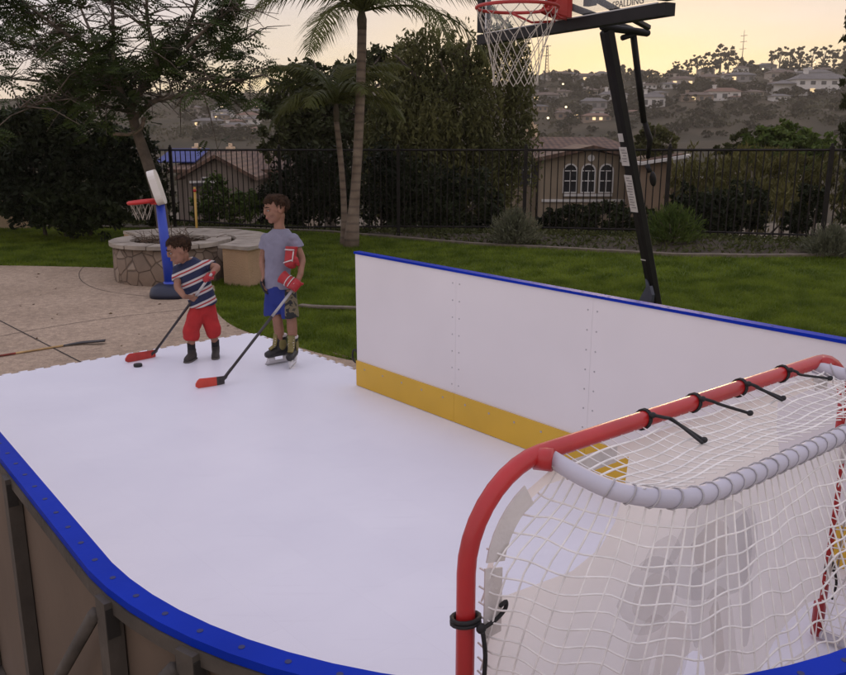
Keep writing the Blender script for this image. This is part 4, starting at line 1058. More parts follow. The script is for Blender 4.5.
fs = [(i * 4 + k, i * 4 + (k + 1) % 4, (i + 1) * 4 + (k + 1) % 4, (i + 1) * 4 + k) for i in range(NA) for k in range(4)] + [(3, 2, 1, 0), tuple(NA * 4 + k for k in range(4))]
b.add(vs, fs); b.build('wall', m_stucco, seat)
b = MB(); nst = 17
for k in range(nst):
    a0 = A0 + (A1 - A0) * k / nst + (.004 if k else -.03); a1 = A0 + (A1 - A0) * (k + 1) / nst - .004; ro, ri = RO + .045 + rr.uniform(-.006, .006), RI - .06 + rr.uniform(-.01, .01)
    pl = [PCs + V((math.cos(a) * ro, math.sin(a) * ro, WH + .002)) for a in np.linspace(a0, a1, 5)] + [PCs + V((math.cos(a) * ri, math.sin(a) * ri, WH + .002)) for a in np.linspace(a1, a0, 5)]
    b.prism(pl, (0, 0, .05 + rr.uniform(-.005, .005)))
b.build('cap_stones', m_cap, seat)

# fallen leaves on the patio and the lawn edge
rs = np.random.RandomState(77); n = 60; x = rs.uniform(-7.5, -1.5, n); y = rs.uniform(7.8, 13.5, n); ok = in_patio(x, y) & ~((.763 * x + .647 * y > .4) & (.647 * x - .763 * y > -7.8)) & (np.hypot(x - PC.x, y - PC.y) > 1.0)
z = np.full(n, PZ + .006); d_ = rs.normal(size=(n, 3)); d_[:, 2] *= .12
tag(np_mesh('fallen_leaves', leaves(np.stack([x, y, z], 1)[ok], .042, .018, rs, d_[ok], .05), 4, leaf_mat('dry_leaf', (.075, .045, .022), (.15, .10, .045), 3)), kind='stuff', label='dry fallen leaves scattered on the patio', cat='leaves')

# ================================================================ HOUSES NEAR THE FENCE
m_tile, ntt, bt = new_mat('clay_roof_tile')
tt_ = ntt.nodes.new('ShaderNodeTexCoord'); wt1 = ntt.nodes.new('ShaderNodeTexWave'); wt1.bands_direction = 'X'; wt1.inputs['Scale'].default_value = 1.3; wt2 = ntt.nodes.new('ShaderNodeTexWave'); wt2.bands_direction = 'Y'; wt2.inputs['Scale'].default_value = 1.0; wt2.wave_profile = 'SAW'
nt2 = ntt.nodes.new('ShaderNodeTexNoise'); nt2.inputs['Scale'].default_value = 2.5; nt2.inputs['Detail'].default_value = 7
for q in (wt1, wt2, nt2): ntt.links.new(tt_.outputs['Object'], q.inputs['Vector'])
rt_ = ntt.nodes.new('ShaderNodeValToRGB'); rt_.color_ramp.elements[0].color = (.085, .048, .030, 1); rt_.color_ramp.elements[1].color = (.16, .092, .058, 1); rt_.color_ramp.elements[0].position = .35; rt_.color_ramp.elements[1].position = .65
ntt.links.new(nt2.outputs['Fac'], rt_.inputs['Fac'])
rw = ntt.nodes.new('ShaderNodeValToRGB'); rw.color_ramp.elements[0].color = (.62, .6, .6, 1); rw.color_ramp.elements[1].color = (1.1, 1.1, 1.1, 1); ntt.links.new(wt1.outputs['Fac'], rw.inputs['Fac'])
rw2 = ntt.nodes.new('ShaderNodeValToRGB'); rw2.color_ramp.elements[0].color = (.7, .68, .68, 1); rw2.color_ramp.elements[1].color = (1.05, 1.05, 1.05, 1); ntt.links.new(wt2.outputs['Fac'], rw2.inputs['Fac'])
ntt.links.new(mixmul(ntt, mixmul(ntt, rt_.outputs[0], rw.outputs[0]), rw2.outputs[0]), bt.inputs['Base Color']); bt.inputs['Roughness'].default_value = .9
m_hwall = mat('house_stucco', (.225, .175, .115), .95, .1, 1.2, .3, 25)
m_hwall2 = mat('grey_brown_stucco', (.17, .135, .105), .95, .12, 1.2, .3, 25)
m_hwall3 = mat('ochre_stucco', (.19, .13, .08), .95, .1, 1.2, .3, 25)
m_trim = mat('pale_trim', (.55, .52, .47), .7, .08, 5)
m_glass = mat('window_glass_dark', (.018, .020, .024), .12, .2, 2, spec=.8)
m_solar = mat('solar_panel_blue', (.030, .045, .19), .6, .15, 2, spec=.2)
m_shut = mat('dark_shutter', (.03, .026, .024), .7, .2, 5)
m_cream = mat('cream_plaster', (.62, .46, .30), .85, .1, 4)
def gable(b, x0, x1, yf, yb, ze, zr, over=.35, th=.12, mi=0):   # ridge along y, gable end facing the viewer
    xm = (x0 + x1) / 2; sl = (zr - ze) / (xm - x0)
    for s, xa in ((-1, x0), (1, x1)):
        xe = xa + s * over; ze2 = ze - sl * over
        pl = [V((xe, yf - over, ze2)), V((xm, yf - over, zr)), V((xm, yb + over, zr)), V((xe, yb + over, ze2))]
        b.prism(pl, (0, 0, th), mi)
def arch_window(name, x, z0, w, h, y, parent, arch=True):
    b = MB(); r = w / 2; zt = z0 + h - (r if arch else 0)
    out = [(x - r, z0), (x + r, z0), (x + r, zt)] + ([(x + r * math.cos(t), zt + r * math.sin(t)) for t in np.linspace(0, math.pi, 9)[1:-1]] if arch else []) + [(x - r, zt)]
    cxm, czm = x, (z0 + zt) / 2 + (.1 if arch else 0)
    inn = [(cxm + (a - cxm) * .84, czm + (c - czm) * .91) for a, c in out]
    n = len(out); yo = y - .05
    vs = [V((a, yo, c)) for a, c in out] + [V((a, yo, c)) for a, c in inn] + [V((a, y + .01, c)) for a, c in out] + [V((a, y + .01, c)) for a, c in inn]
    fs = [(i, (i + 1) % n, (i + 1) % n + n, i + n) for i in range(n)] + [((i + 1) % n, i, i + 2 * n, (i + 1) % n + 2 * n) for i in range(n)] + [(i + n, (i + 1) % n + n, (i + 1) % n + 3 * n, i + 3 * n) for i in range(n)]
    b.add(vs, fs); b.box((x, yo + .012, (z0 + zt) / 2), (.035, .02, (zt - z0) * .92)); b.box((x, yo + .014, z0 + (zt - z0) * .55), (w * .86, .02, .04)); b.box((x, yo + .016, zt), (w * .84, .02, .035))
    wn = b.build('window', m_trim, parent)
    b = MB(); b.add([V((a, y - .012, c)) for a, c in inn], [tuple(range(n))]); b.build('pane', m_glass, wn)
    return wn
# house with three arched windows
YH = 33.0
hx = lambda u, Y=YH: D(u, 180, Y).x
hz = lambda v, Y=YH: D(500, v, Y).z
gh = thing('stucco_house', 'tan stucco house with three arched windows and brown tiled roof behind the fence', 'house', V((hx(590), YH + 3, ground_z(hx(590), YH + 3))))
b = MB(); xl, xr = hx(541), hx(640); ze, zr, zb = hz(160), hz(149), hz(245)
b.prism([V((xl, YH, zb)), V((xr, YH, zb)), V((xr, YH, ze)), V(((xl + xr) / 2, YH, hz(150.5))), V((xl, YH, ze))], (0, 8, 0))
b.box(((hx(505) + xl) / 2 - .05, YH + 4.6, (zb + hz(160)) / 2), (xl - hx(505), 7.2, hz(160) - zb)); b.box(((xr + hx(662)) / 2 + .02, YH + 5.2, (zb + hz(160)) / 2), (hx(662) - xr, 6, hz(160) - zb))
b.build('wall', m_hwall, gh)
b = MB(); gable(b, xl, xr, YH, YH + 4, ze, hz(149), .3, .14); rf0 = b
zr2 = D(560, 137, YH + 5.5).z; xa, xb_ = hx(500), hx(668); ya, yb2, ze2 = YH + .75, YH + 9.5, hz(158)
xm0, xm1 = D(515, 137, YH + 5.5).x, D(640, 137, YH + 5.5).x
E_ = [V((xa, ya, ze2)), V((xb_, ya, ze2)), V((xb_, yb2, ze2)), V((xa, yb2, ze2)), V((xm0, YH + 5.5, zr2)), V((xm1 - 1.6, YH + 5.5, zr2))]
b.add(E_ + [p - V((0, 0, .14)) for p in E_[:4]], [(0, 1, 5, 4), (1, 2, 5), (2, 3, 4, 5), (3, 0, 4), (0, 6, 7, 1), (1, 7, 8, 2), (2, 8, 9, 3), (3, 9, 6, 0), (6, 9, 8, 7)])
rf = b.build('roof', m_tile, gh)
for u in (570, 588, 606): arch_window('w', hx(u), hz(193), .56, 1.12, YH, gh)
b = MB(); b.box((hx(588), YH - .04, hz(195)), (hx(612) - hx(563), .12, .09)); b.build('sill', m_trim, gh)
b = MB(); b.box((hx(590), YH - .03, hz(200.5)), (hx(639) - hx(541) - .1, .07, .10)); b.build('trim_band', m_trim, gh)
b = MB(); disc(b, V((hx(590), YH - .002, hz(158))), (0, -1, 0), .13, 0, .05, 14); b.build('gable_vent', m_trim, gh)
for u in (513, 529):
    arch_window('w', hx(u), hz(187), .42, 1.1, YH + .98, gh, False)
    for s in (-.36, .36):
        b = MB(); b.box((hx(u) + s, YH + .95, hz(187) + .55), (.24, .05, 1.12)); b.build('shutter', m_shut, gh)
b = MB(); p = D(531, 128, YH + 6); b.box((p.x, p.y, p.z - .5), (.5, .6, 1.3)); b.tube([V((p.x - .2, p.y - .1, p.z)) + V((.35 * math.cos(t) - .1, 0, .45 * math.sin(t))) for t in np.linspace(-.3, 1.9, 8)], .09, 8); b.build('chimney', m_cream, rf)
# low ochre outbuilding behind the basketball pole
ob_ = thing('outbuilding', 'low tan wing with pale eaves right of the basketball pole behind the fence', 'house', V((hx(668, 30), 31, ground_z(hx(668, 30), 31))))
b = MB(); x0, x1 = hx(646, 30), hx(672, 30); b.box(((x0 + x1) / 2, 31.5, (hz(250, 30) + hz(163, 30)) / 2), (x1 - x0, 3, hz(163, 30) - hz(250, 30))); b.build('wall', m_hwall3, ob_)
b = MB(); b.prism([V((x0 - .3, 29.7, hz(165, 30))), V((x1 + .5, 29.7, hz(157, 30))), V((x1 + .5, 33.3, hz(157, 30))), V((x0 - .3, 33.3, hz(165, 30)))], (0, 0, .10)); b.build('eaves', m_trim, ob_)
b = MB(); b.prism([V((x0 - .2, 29.9, hz(164, 30) + .05)), V((x1 + .4, 29.9, hz(156.3, 30) + .06)), V((x1 + .4, 33.1, hz(156.3, 30) + .06)), V((x0 - .2, 33.1, hz(164, 30) + .05))], (0, 0, .05)); b.build('roof', m_tile, ob_)
b = MB(); b.box((x1 + .9, 30.4, hz(180, 30) - .9), (2.4, .18, 1.9)); b.box((x1 + .9, 30.4, hz(180, 30) + .1), (2.5, .26, .10), mi=1); b.build('low_wall', [m_hwall3, m_trim], ob_)
# house with solar panels on the left
YL = 33.0
lh = thing('gabled_house', 'grey-brown gabled house with blue roof panels and cream chimneys behind the fence at left', 'house', V((hx(215, YL), YL + 3, ground_z(hx(215, YL), YL + 3))))
b = MB(); xl, xr = hx(185, YL), hx(250, YL); ze, zb = hz(176, YL), hz(250, YL)
b.prism([V((xl, YL, zb)), V((xr, YL, zb)), V((xr, YL, ze)), V(((xl + xr) / 2, YL, hz(158.5, YL))), V((xl, YL, ze))], (0, 7, 0))
b.box((hx(222, YL), YL + 6.05, (zb + hz(176, YL)) / 2), (hx(290, YL) - hx(155, YL), 6, hz(176, YL) - zb)); b.build('wall', m_hwall2, lh)
b = MB(); gable(b, xl, xr, YL, YL + 4, ze, hz(158, YL), .3, .14)
xa, xb_ = hx(150, YL), hx(296, YL); zr2 = D(200, 150, YL + 6).z; ya, yb2 = YL + 2.2, YL + 10; ze2 = hz(172, YL)
E_ = [V((xa, ya, ze2)), V((xb_, ya, ze2)), V((xb_, yb2, ze2)), V((xa, yb2, ze2)), V((xa + .8, YL + 6, zr2)), V((xb_ - .8, YL + 6, zr2))]
b.add(E_ + [p - V((0, 0, .14)) for p in E_[:4]], [(0, 1, 5, 4), (1, 2, 5), (2, 3, 4, 5), (3, 0, 4), (0, 6, 7, 1), (1, 7, 8, 2), (2, 8, 9, 3), (3, 9, 6, 0), (6, 9, 8, 7)])
rf = b.build('roof', m_tile, lh)
b = MB(); q0, q1 = hx(163, YL + 4), hx(202, YL + 4)
def roofpt(x, f): y = ya + (YL + 6 - ya) * f; return V((x, y, ze2 + (zr2 - ze2) * f + .08))
b.prism([roofpt(q0, .22), roofpt(q1, .22), roofpt(q1, .92), roofpt(q0, .92)], (0, -.02, .05)); b.build('solar_panel', m_solar, rf)
for u in (197, 231, 269):
    p = D(u, 156, YL + 6.2); b = MB(); b.box((p.x, p.y, p.z - .2), (.26, .26, 1.0)); b.box((p.x, p.y, p.z + .35), (.34, .34, .12)); b.lathe((p.x, p.y, p.z + .41), [(.09, 0), (.09, .14), (.07, .16)], 8); b.build('chimney', m_cream, rf)
arch_window('w', hx(207, YL), hz(197, YL), .42, .75, YL, lh, False)
b = MB(); b.box((hx(207, YL), YL - .05, hz(182, YL)), (1.3, .12, .09)); b.build('trim_band', m_trim, lh)
b = MB(); b.box((hx(207, YL), YL - .2, hz(184, YL)), (.9, .5, .1)); b.build('awning', m_shut, lh)
# sunlit board fence glimpsed at the far left
wf = thing('board_fence', 'pale board fence glimpsed at the far left below the dark shrub', 'fence', V((D(8, 205, 18.6).x, 18.6, 0)))
b = MB(); x = D(-26, 205, 18.6).x; top = D(8, 188, 18.6).z; k = 0
while x < D(27, 205, 18.6).x:
    b.box((x, 18.6, (top - .3) / 2 + .05), (.095, .02, top + .2)); x += .105
b.build('board_panel', m_cream, wf); b = MB(); b.box((D(2, 205, 18.6).x, 18.63, top - .2), (1.3, .035, .09)); b.build('rail', m_cream, wf)
# yellow pole beyond the planter
p = D(196, 222, 14.4); p.z = lawn_z(p.x, p.y); yp = thing('marker_pole', 'slim yellow pole with red foot standing behind the stone ring', 'pole', p)
t = D(194.5, 187, 14.4); b = MB(); b.tube([p, t], .021, 10); b.build('shaft', mat('yellow_pole_paint', (.48, .29, .06), .5, .1, 5), yp)
b = MB(); b.tube([p + V((0, 0, .0)), p + (t - p) * .14], .028, 10); b.tube([p + (t - p) * .93, p + (t - p) * .97], .026, 10); b.build('band', m_red, yp)
# ================================================================ FAR HILL: HOUSES, TREES, MASTS
m_wh = [mat('far_white_wall', (.62, .58, .53), .9, .05, .3), mat('far_cream_wall', (.40, .34, .28), .9, .05, .3), mat('far_grey_wall', (.24, .22, .205), .9, .05, .3), mat('far_tan_wall', (.28, .21, .155), .9, .05, .3)]
m_fr = [mat('far_brown_roof', (.12, .085, .065), .95, .2, .5), mat('far_grey_roof', (.13, .12, .115), .95, .15, .5), mat('far_red_roof', (.17, .095, .065), .95, .2, .5)]
m_fwin = mat('far_window_dark', (.05, .052, .055), .3, .1, 1)
m_flit = emit_mat('lit_window_warm', (1, .72, .38), .75)
m_lamp = emit_mat('street_lamp_glow', (1, .80, .5), 1.6)
def on_hill(u, v):                                 # walk along the sight line until the hillside is met
    d = ray(u, v); d = d / d.y
    for Y in range(150, 478, 6):
        if hill_z(d.x * Y, Y) >= CAM_H + d.z * Y:
            for y in np.arange(Y - 6, Y + .1, 1.5):
                h = hill_z(d.x * y, y)
                if h >= CAM_H + d.z * y: return V((d.x * y, float(y), h))
    Y = 455; return V((d.x * Y, Y, hill_z(d.x * Y, Y)))
def far_house(u, v, wpx, hpx, wall, roof, label, nwin=4, storeys=1, chim=True, lit=(), hip=True, wing=0):
    p = on_hill(u, v); k = p.y * 1.02 / 846; W, H = wpx * k, hpx * k; Dp = max(6, W * .55)
    t = thing('hillside_house', label, 'house', p, 'houses on the far hillside')
    wallh = H * .68; b = MB(); zb = p.z - 4; yf = p.y - .5
    b.box((p.x, yf + Dp / 2, (zb + p.z + wallh) / 2), (W, Dp, wallh + 4))
    if wing: b.box((p.x + wing * W * .68, yf + Dp / 2 + 1, (zb + p.z + wallh * .7) / 2), (W * .42, Dp * .8, wallh * .7 + 4))
    b.build('wall', m_wh[wall], t)
    b = MB(); o = .6; x0, x1, y0, y1, ze, zr = p.x - W / 2 - o, p.x + W / 2 + o, yf - o, yf + Dp + o, p.z + wallh + .02, p.z + H
    ins = min(W, Dp) * .45 if hip else 0.01
    E_ = [V((x0, y0, ze)), V((x1, y0, ze)), V((x1, y1, ze)), V((x0, y1, ze)), V((x0 + ins, (y0 + y1) / 2, zr)), V((x1 - ins, (y0 + y1) / 2, zr))]
    b.add(E_, [(0, 1, 5, 4), (1, 2, 5), (2, 3, 4, 5), (3, 0, 4), (3, 2, 1, 0)])
    if wing:
        xw = p.x + wing * W * .68; ww = W * .21 + o; zw = p.z + wallh * .7 + .02
        b.add([V((xw - ww, yf + .2, zw)), V((xw + ww, yf + .2, zw)), V((xw + ww, yf + Dp, zw)), V((xw - ww, yf + Dp, zw)), V((xw, yf + Dp * .4, zw + H * .2))], [(0, 1, 4), (1, 2, 4), (2, 3, 4), (3, 0, 4), (3, 2, 1, 0)])
    rf = b.build('roof', m_fr[roof], t)
    if chim:
        b = MB(); b.box((x0 + W * .28, (y0 + y1) / 2 - .5, zr), (W * .05 + .5, 1.2, H * .34)); b.box((x0 + W * .28, (y0 + y1) / 2 - .5, zr + H * .18), (W * .05 + .8, 1.5, H * .06)); b.build('chimney', m_wh[wall], rf)
    i = 0
    for s in range(storeys):
        for q in range(nwin):
            xw = p.x - W / 2 + W * (q + .5) / nwin; hw = wallh / storeys * .48; zw = p.z + wallh * (s + .52) / storeys
            b = MB(); b.box((xw, yf - .03, zw), (W / nwin * .46, .12, hw)); b.build('window', m_flit if i in lit else m_fwin, t); i += 1
    return t
far_house(822, 95, 50, 20, 0, 1, 'large white villa highest at the right end of the far ridge', 5, 2, True, (1,), wing=-1)
far_house(818, 81, 24, 10, 0, 1, 'small pale upper block right above the large white villa', 3, 1)
far_house(653, 108, 22, 14, 0, 1, 'white gabled house right behind the basketball pole on the hill', 3, 1, True)
far_house(614, 105, 24, 13, 0, 1, 'white house left of the basketball pole on the hill', 3, 1, True, (2,))
far_house(594, 110, 24, 11, 2, 1, 'grey long-roofed house left of the white house by the pole', 3, 1, False)
far_house(724, 101, 30, 12, 0, 2, 'white house with curved end low on the hill right of the pole', 3, 1, True)
far_house(697, 102, 30, 9, 3, 0, 'tan house with low brown roof next to the white curved-end house', 4, 1, True, (1,))
far_house(682, 87, 22, 10, 1, 0, 'cream house with glowing windows under the dark ridge trees', 3, 1, True, (0, 2))
far_house(709, 84, 20, 9, 3, 0, 'tan house with cream chimney in the row below the ridge trees', 3, 1)
far_house(742, 82, 24, 9, 2, 1, 'grey flat house in the middle of the ridge row', 3, 1, False, (0,))
far_house(783, 80, 26, 9, 1, 0, 'cream house with long brown roof right of the mast', 4, 1, True)
far_house(751, 67, 14, 8, 1, 1, 'small cream block on the skyline beside the mast', 2, 1, False)
far_house(768, 67, 16, 8, 2, 1, 'small grey block on the skyline right of the mast', 2, 1, False)
far_house(559, 80, 22, 8, 1, 0, 'cream house on the skyline seen beneath the basketball net', 3, 1, False)
far_house(588, 82, 26, 8, 2, 0, 'grey house on the skyline left of the basketball pole', 4, 1, False, (1,))
far_house(545, 102, 26, 9, 2, 0, 'grey house low on the hill below the lattice mast', 3, 1, True, (0,))
far_house(568, 120, 22, 9, 3, 0, 'tan house above the tiled roof of the arched-window house', 3, 1, True, (2,))
far_house(597, 122, 26, 8, 3, 2, 'tan house with lit windows above the brown tiled roof', 4, 1, False, (1, 2))
far_house(612, 95, 20, 7, 3, 0, 'low tan house with a lit front just left of the pole', 2, 1, False, (0, 1))
for (u, v, wpx, hpx, wl_, rf_, lab, lit) in [(222, 118, 20, 8, 0, 1, 'white house at the top of the left hillside cluster', (1,)), (247, 122, 20, 9, 0, 2, 'white house with red roof at the right of the left hillside cluster', ()), (205, 128, 22, 9, 2, 1, 'grey house lower left in the left hillside cluster', (0,)), (234, 131, 24, 8, 0, 1, 'wide white house lowest in the left hillside cluster', ()), (258, 111, 18, 8, 1, 0, 'cream house just left of the short palm crown', (1,)), (190, 114, 16, 7, 1, 0, 'cream house half hidden by the ferny tree', ())]:
    far_house(u, v, wpx, hpx, wl_, rf_, lab, 3, 1, True, lit)
# many more small houses, a few pixels each, along the streets of the slope
rs3 = random.Random(5); seen = []
TINY = {0: 'tiny white-walled house among the scrub of the far hillside, only walls and roof readable', 1: 'tiny cream-walled house among the scrub of the far hillside, only walls and roof readable', 2: 'tiny grey-walled house among the scrub of the far hillside, only walls and roof readable', 3: 'tiny tan-walled house among the scrub of the far hillside, only walls and roof readable'}
for k in range(400):
    u = rs3.uniform(525, 835) if k % 4 else rs3.uniform(186, 262); v = rs3.choice((74, 79, 90, 93, 97, 100, 114, 117)) + rs3.uniform(-1.5, 1.5) if k % 4 else rs3.uniform(106, 134)
    if v > 110 and u > 640: continue
    if any(abs(u - a) < 17 and abs(v - c) < 6 for a, c in seen): continue
    seen.append((u, v)); wl_ = rs3.choice((0, 0, 1, 1, 2, 3)); far_house(u, v, rs3.uniform(9, 17), rs3.uniform(5, 7.5), wl_, rs3.randrange(3), TINY[wl_], rs3.choice((2, 3)), 1, rs3.random() < .4, (0,) if rs3.random() < .22 else ())
    if len(seen) > 52: break
# masts
m_steel = mat('mast_steel', (.12, .11, .10), .7, .1, 1)
def mast(u, v0, v1, label, lattice):
    p = on_hill(u, v0); t_ = D(u, v1, p.y); t = thing('radio_mast', label, 'mast', p); H = t_.z - p.z
    b = MB()
    if lattice:
        for k in range(3):
            a = k * 2.09; b.tube([p + V((math.cos(a) * 1.3, math.sin(a) * 1.3, 0)), p + V((math.cos(a) * .3, math.sin(a) * .3, H))], .13, 4)
        for k in range(12):
            z0, z1 = H * k / 12, H * (k + 1) / 12; r0, r1 = 1.3 - k / 12, 1.3 - (k + 1) / 12
            for q in range(3):
                a, c = q * 2.09, (q + 1) * 2.09; b.tube([p + V((math.cos(a) * r0, math.sin(a) * r0, z0)), p + V((math.cos(c) * r1, math.sin(c) * r1, z1))], .07, 4)
    else: b.tube([p, p + V((0, 0, H))], [.28, .10], 6)
    b.build('tower', m_steel, t)
    for z in (.55, .72, .86) if not lattice else (.7, .95):
        b = MB(); b.tube([p + V((-1.7, 0, H * z)), p + V((1.7, 0, H * z + .4))], .12, 4); b.build('antenna', m_steel, t)
mast(546, 82, 45, 'thin lattice radio mast on the skyline seen through the basketball net', True)
mast(741.5, 66, 30, 'thin pole mast on the skyline left of the right-hand ridge trees', False)
# street lamps with their light on
for i, (u, v, lab) in enumerate([(815, 62, 'lit street lamp on the right-hand ridge, left one of two'), (827, 62, 'lit street lamp on the right-hand ridge, right one of two'), (222, 107, 'lit amber lamp above the left hillside cluster'), (563, 84, 'lit lamp beside the skyline house under the net'), (566, 107, 'lit lamp in front of the grey house below the lattice mast'), (548, 118, 'lit lamp above the tile roof at the weeping tree edge'), (763, 69, 'lit lamp on the ridge road below the grey skyline block')]):
    p = on_hill(u, v + 6); p.y -= 3; top = D(u, v, p.y); t = thing('street_lamp', lab, 'lamp', p, 'lit lamps on the far hill')
    b = MB(); b.tube([p - V((0, 0, 1)), top + V((0, 0, .3))], .12, 5); b.build('lamp_post', m_steel, t); b = MB(); b.ell(top, (.42, 0, 0), (0, .42, 0), (0, 0, .36), 8, 6); b.build('lamp_head', m_lamp, t)
# trees on the far hill
m_far = [leaf_mat('far_tree_leaf', (.028, .028, .016), (.055, .050, .026), .12, .7, .1), leaf_mat('far_olive_leaf', (.05, .048, .026), (.085, .075, .04), .12, .7, .1)]
def far_proto(kind, seed, label, m):
    rs = np.random.RandomState(seed); t = thing('hillside_tree', label, 'tree', (0, 0, 0), 'trees on the far hillside')
    if kind == 0: L = [((0, 0, 5), (4, 4, 3.6)), ((2.5, 0, 6.5), (2.6, 2.6, 2.2)), ((-2.6, .5, 5.8), (2.6, 2.6, 2.4)), ((.3, 0, 8), (2.3, 2.3, 1.9))]
    elif kind == 1: L = [((0, 0, 7.5), (2.6, 2.6, 2.0)), ((2.4, 0, 6.2), (2.2, 2.2, 1.4)), ((-2.6, 0, 6.6), (2.2, 2.2, 1.3)), ((-.6, 0, 9.2), (1.6, 1.6, 1.1)), ((1.4, 0, 9), (1.2, 1.2, .9))]
    else: L = [((0, 0, 2.4), (3.6, 3.2, 2.3)), ((2.2, 0, 2.1), (2.4, 2.4, 1.7)), ((-2.4, 0, 2.6), (2.2, 2.2, 1.9))]
    crown('crown', 520 if kind != 1 else 420, [l[0] for l in L], [l[1] for l in L], 1.15, .8, m, t, seed, .35)
    b = MB(); top = 5 if kind != 2 else 2
    b.tube([(0, 0, -1.5), (.1, 0, top * .5), (0, 0, top)], [.45, .35, .2], 6)
    for l in L: b.tube([(0, 0, top * .6), (l[0][0] * .6, l[0][1] * .6, (top * .6 + l[0][2]) / 2 + .4), l[0]], [.22, .15, .06], 4)
    b.build('trunk', m_bark, t); return t
ridge_t = [(668, 82, 10, 0), (676, 76, 12, 0), (689, 70, 11, 0), (697, 68, 13, 1), (703, 74, 14, 0), (712, 72, 12, 0), (720, 64, 20, 0), (728, 68, 15, 0), (738, 66, 10, 1), (746, 64, 9, 2), (650, 80, 9, 1), (648, 84, 8, 0), (553, 78, 9, 0), (575, 80, 8, 0), (603, 82, 8, 1), (624, 80, 8, 0), (532, 84, 9, 0), (520, 86, 9, 0), (772, 62, 14, 1), (780, 60, 16, 1), (790, 60, 15, 1), (800, 60, 16, 1), (812, 60, 15, 1), (824, 60, 16, 1), (834, 60, 14, 0), (846, 58, 16, 0), (860, 58, 17, 0), (785, 66, 9, 0), (797, 66, 10, 0), (806, 66, 9, 0), (822, 68, 8, 0), (190, 100, 8, 0), (210, 99, 7, 0), (232, 98, 8, 0), (250, 97, 9, 0), (270, 97, 8, 0), (160, 101, 9, 0), (380, 90, 9, 0), (395, 90, 10, 0)]
LABT = {0: 'dark bushy tree standing on the skyline of the far hill', 1: 'open umbrella-shaped tree standing on the skyline of the far hill', 2: 'low rounded tree lying below the skyline on the far hillside'}
protos = {}
for i, (u, v, hpx, kd) in enumerate(ridge_t):
    p = on_hill(u, v + 3); k = p.y * 1.02 / 846; s = hpx * k / (9.5 if kd != 2 else 4.6) * (1.3 if u > 640 else 1.1)
    if kd not in protos: protos[kd] = far_proto(kd, 80 + kd, LABT[kd], m_far[0]); o = protos[kd]; o.location = p; o.scale = (s * 1.1, s, s)
    else: o = dup(protos[kd], p, rnd.uniform(0, 6), (s * rnd.uniform(.95, 1.3), s, s))
rs2 = random.Random(17)
far2 = far_proto(2, 90, LABT[2], m_far[0]); n2 = 0
for k in range(400):
    u, v = rs2.uniform(520, 850), rs2.uniform(70, 140)
    if k % 4 == 0: u = rs2.uniform(185, 275); v = rs2.uniform(102, 142)
    if v > 112 and rs2.random() < .5: continue
    p = on_hill(u, v); s = rs2.uniform(.65, 1.35) * (p.y / 450)
    if p.y > 455: continue
    o = far2 if n2 == 0 else dup(far2, (0, 0, 0))
    o.location = p - V((0, 3, .5)); o.rotation_euler = (0, 0, rs2.uniform(0, 6)); o.scale = (s * 1.2, s, s * rs2.uniform(.7, 1.15)); n2 += 1
    if n2 >= 230: break
# scrub covering the slope
rs = np.random.RandomState(91); pts = []
for k in range(2600):
    Y = rs.uniform(135, 460); X = rs.uniform(-.45, .62) * Y
    z = hill_z(X, Y); c = mnoise.noise(V((X * .02, Y * .02, 5)))
    if c < -.12: continue
    r = rs.uniform(.7, 1.8); m = 26
    pts.append(np.array([X, Y, z]) + rs.normal(size=(m, 3)) * np.array([r, r, r * .45]) + [0, 0, r * .4])
tag(np_mesh('hillside_scrub', leaves(np.concatenate(pts), 1.0, .75, rs), 4, m_far[1]), kind='stuff', label='brownish scrub covering the far hillside', cat='scrub')

# thin evening haze over the valley
m_haze = bpy.data.materials.new('valley_haze'); m_haze.use_nodes = True; th_ = m_haze.node_tree; th_.nodes.clear()
vp_ = th_.nodes.new('ShaderNodeVolumePrincipled'); vp_.inputs['Density'].default_value = .00042; vp_.inputs['Color'].default_value = (.90, .82, .68, 1); vp_.inputs['Anisotropy'].default_value = .2
oh_ = th_.nodes.new('ShaderNodeOutputMaterial'); th_.links.new(vp_.outputs[0], oh_.inputs['Volume'])
b = MB(); b.box((0, 390, 0), (1800, 940, 120)); hz_ = tag(b.build('haze', m_haze), 'thin evening haze between the yard and the far hill', 'haze', kind='stuff')

# ================================================================ BASKETBALL HOOP
m_black = mat('black_powder_coat', (.010, .009, .009), .55, .2, 10, spec=.25)
m_rim = mat('red_rim_paint', (.40, .030, .022), .45, .15, 8)
m_white = mat('white_print', (.68, .66, .62), .6, .04, 6)
m_sticker = mat('white_sticker_paper', (.52, .50, .47), .6, .12, 25)
m_stext = mat('sticker_print_grey', (.20, .19, .19), .7, .1, 30)
m_hnet = mat('white_hoop_net', (.50, .45, .37), .85, .1, 20)
m_acr, nta, ba = new_mat('clear_acrylic'); ba.inputs['Base Color'].default_value = (.9, .92, .92, 1); ba.inputs['Roughness'].default_value = .08
tra = nta.nodes.new('ShaderNodeBsdfTransparent'); tra.inputs['Color'].default_value = (.90, .91, .90, 1); mxa = nta.nodes.new('ShaderNodeMixShader'); mxa.inputs[0].default_value = .10
nta.links.new(tra.outputs[0], mxa.inputs[1]); nta.links.new(ba.outputs[0], mxa.inputs[2]); nta.links.new(mxa.outputs[0], nta.nodes['Material Output'].inputs['Surface'])
ZB = 2.62
bl_, br_ = G(480.5, 45, ZB), G(669, 15.5, ZB)
ta = (br_ - bl_); BWd = ta.length; ta.normalize(); na_v = V((ta.y, -ta.x, 0))           # na_v points towards the rink
def Bp(a, h, f=0.0): return bl_ + ta * a + V((0, 0, h)) + na_v * f
rot = Matrix((ta, -na_v, V((0, 0, 1)))).transposed()
poleg = D(655, 300, 6.5); poletop = D(607, 32, 5.75)
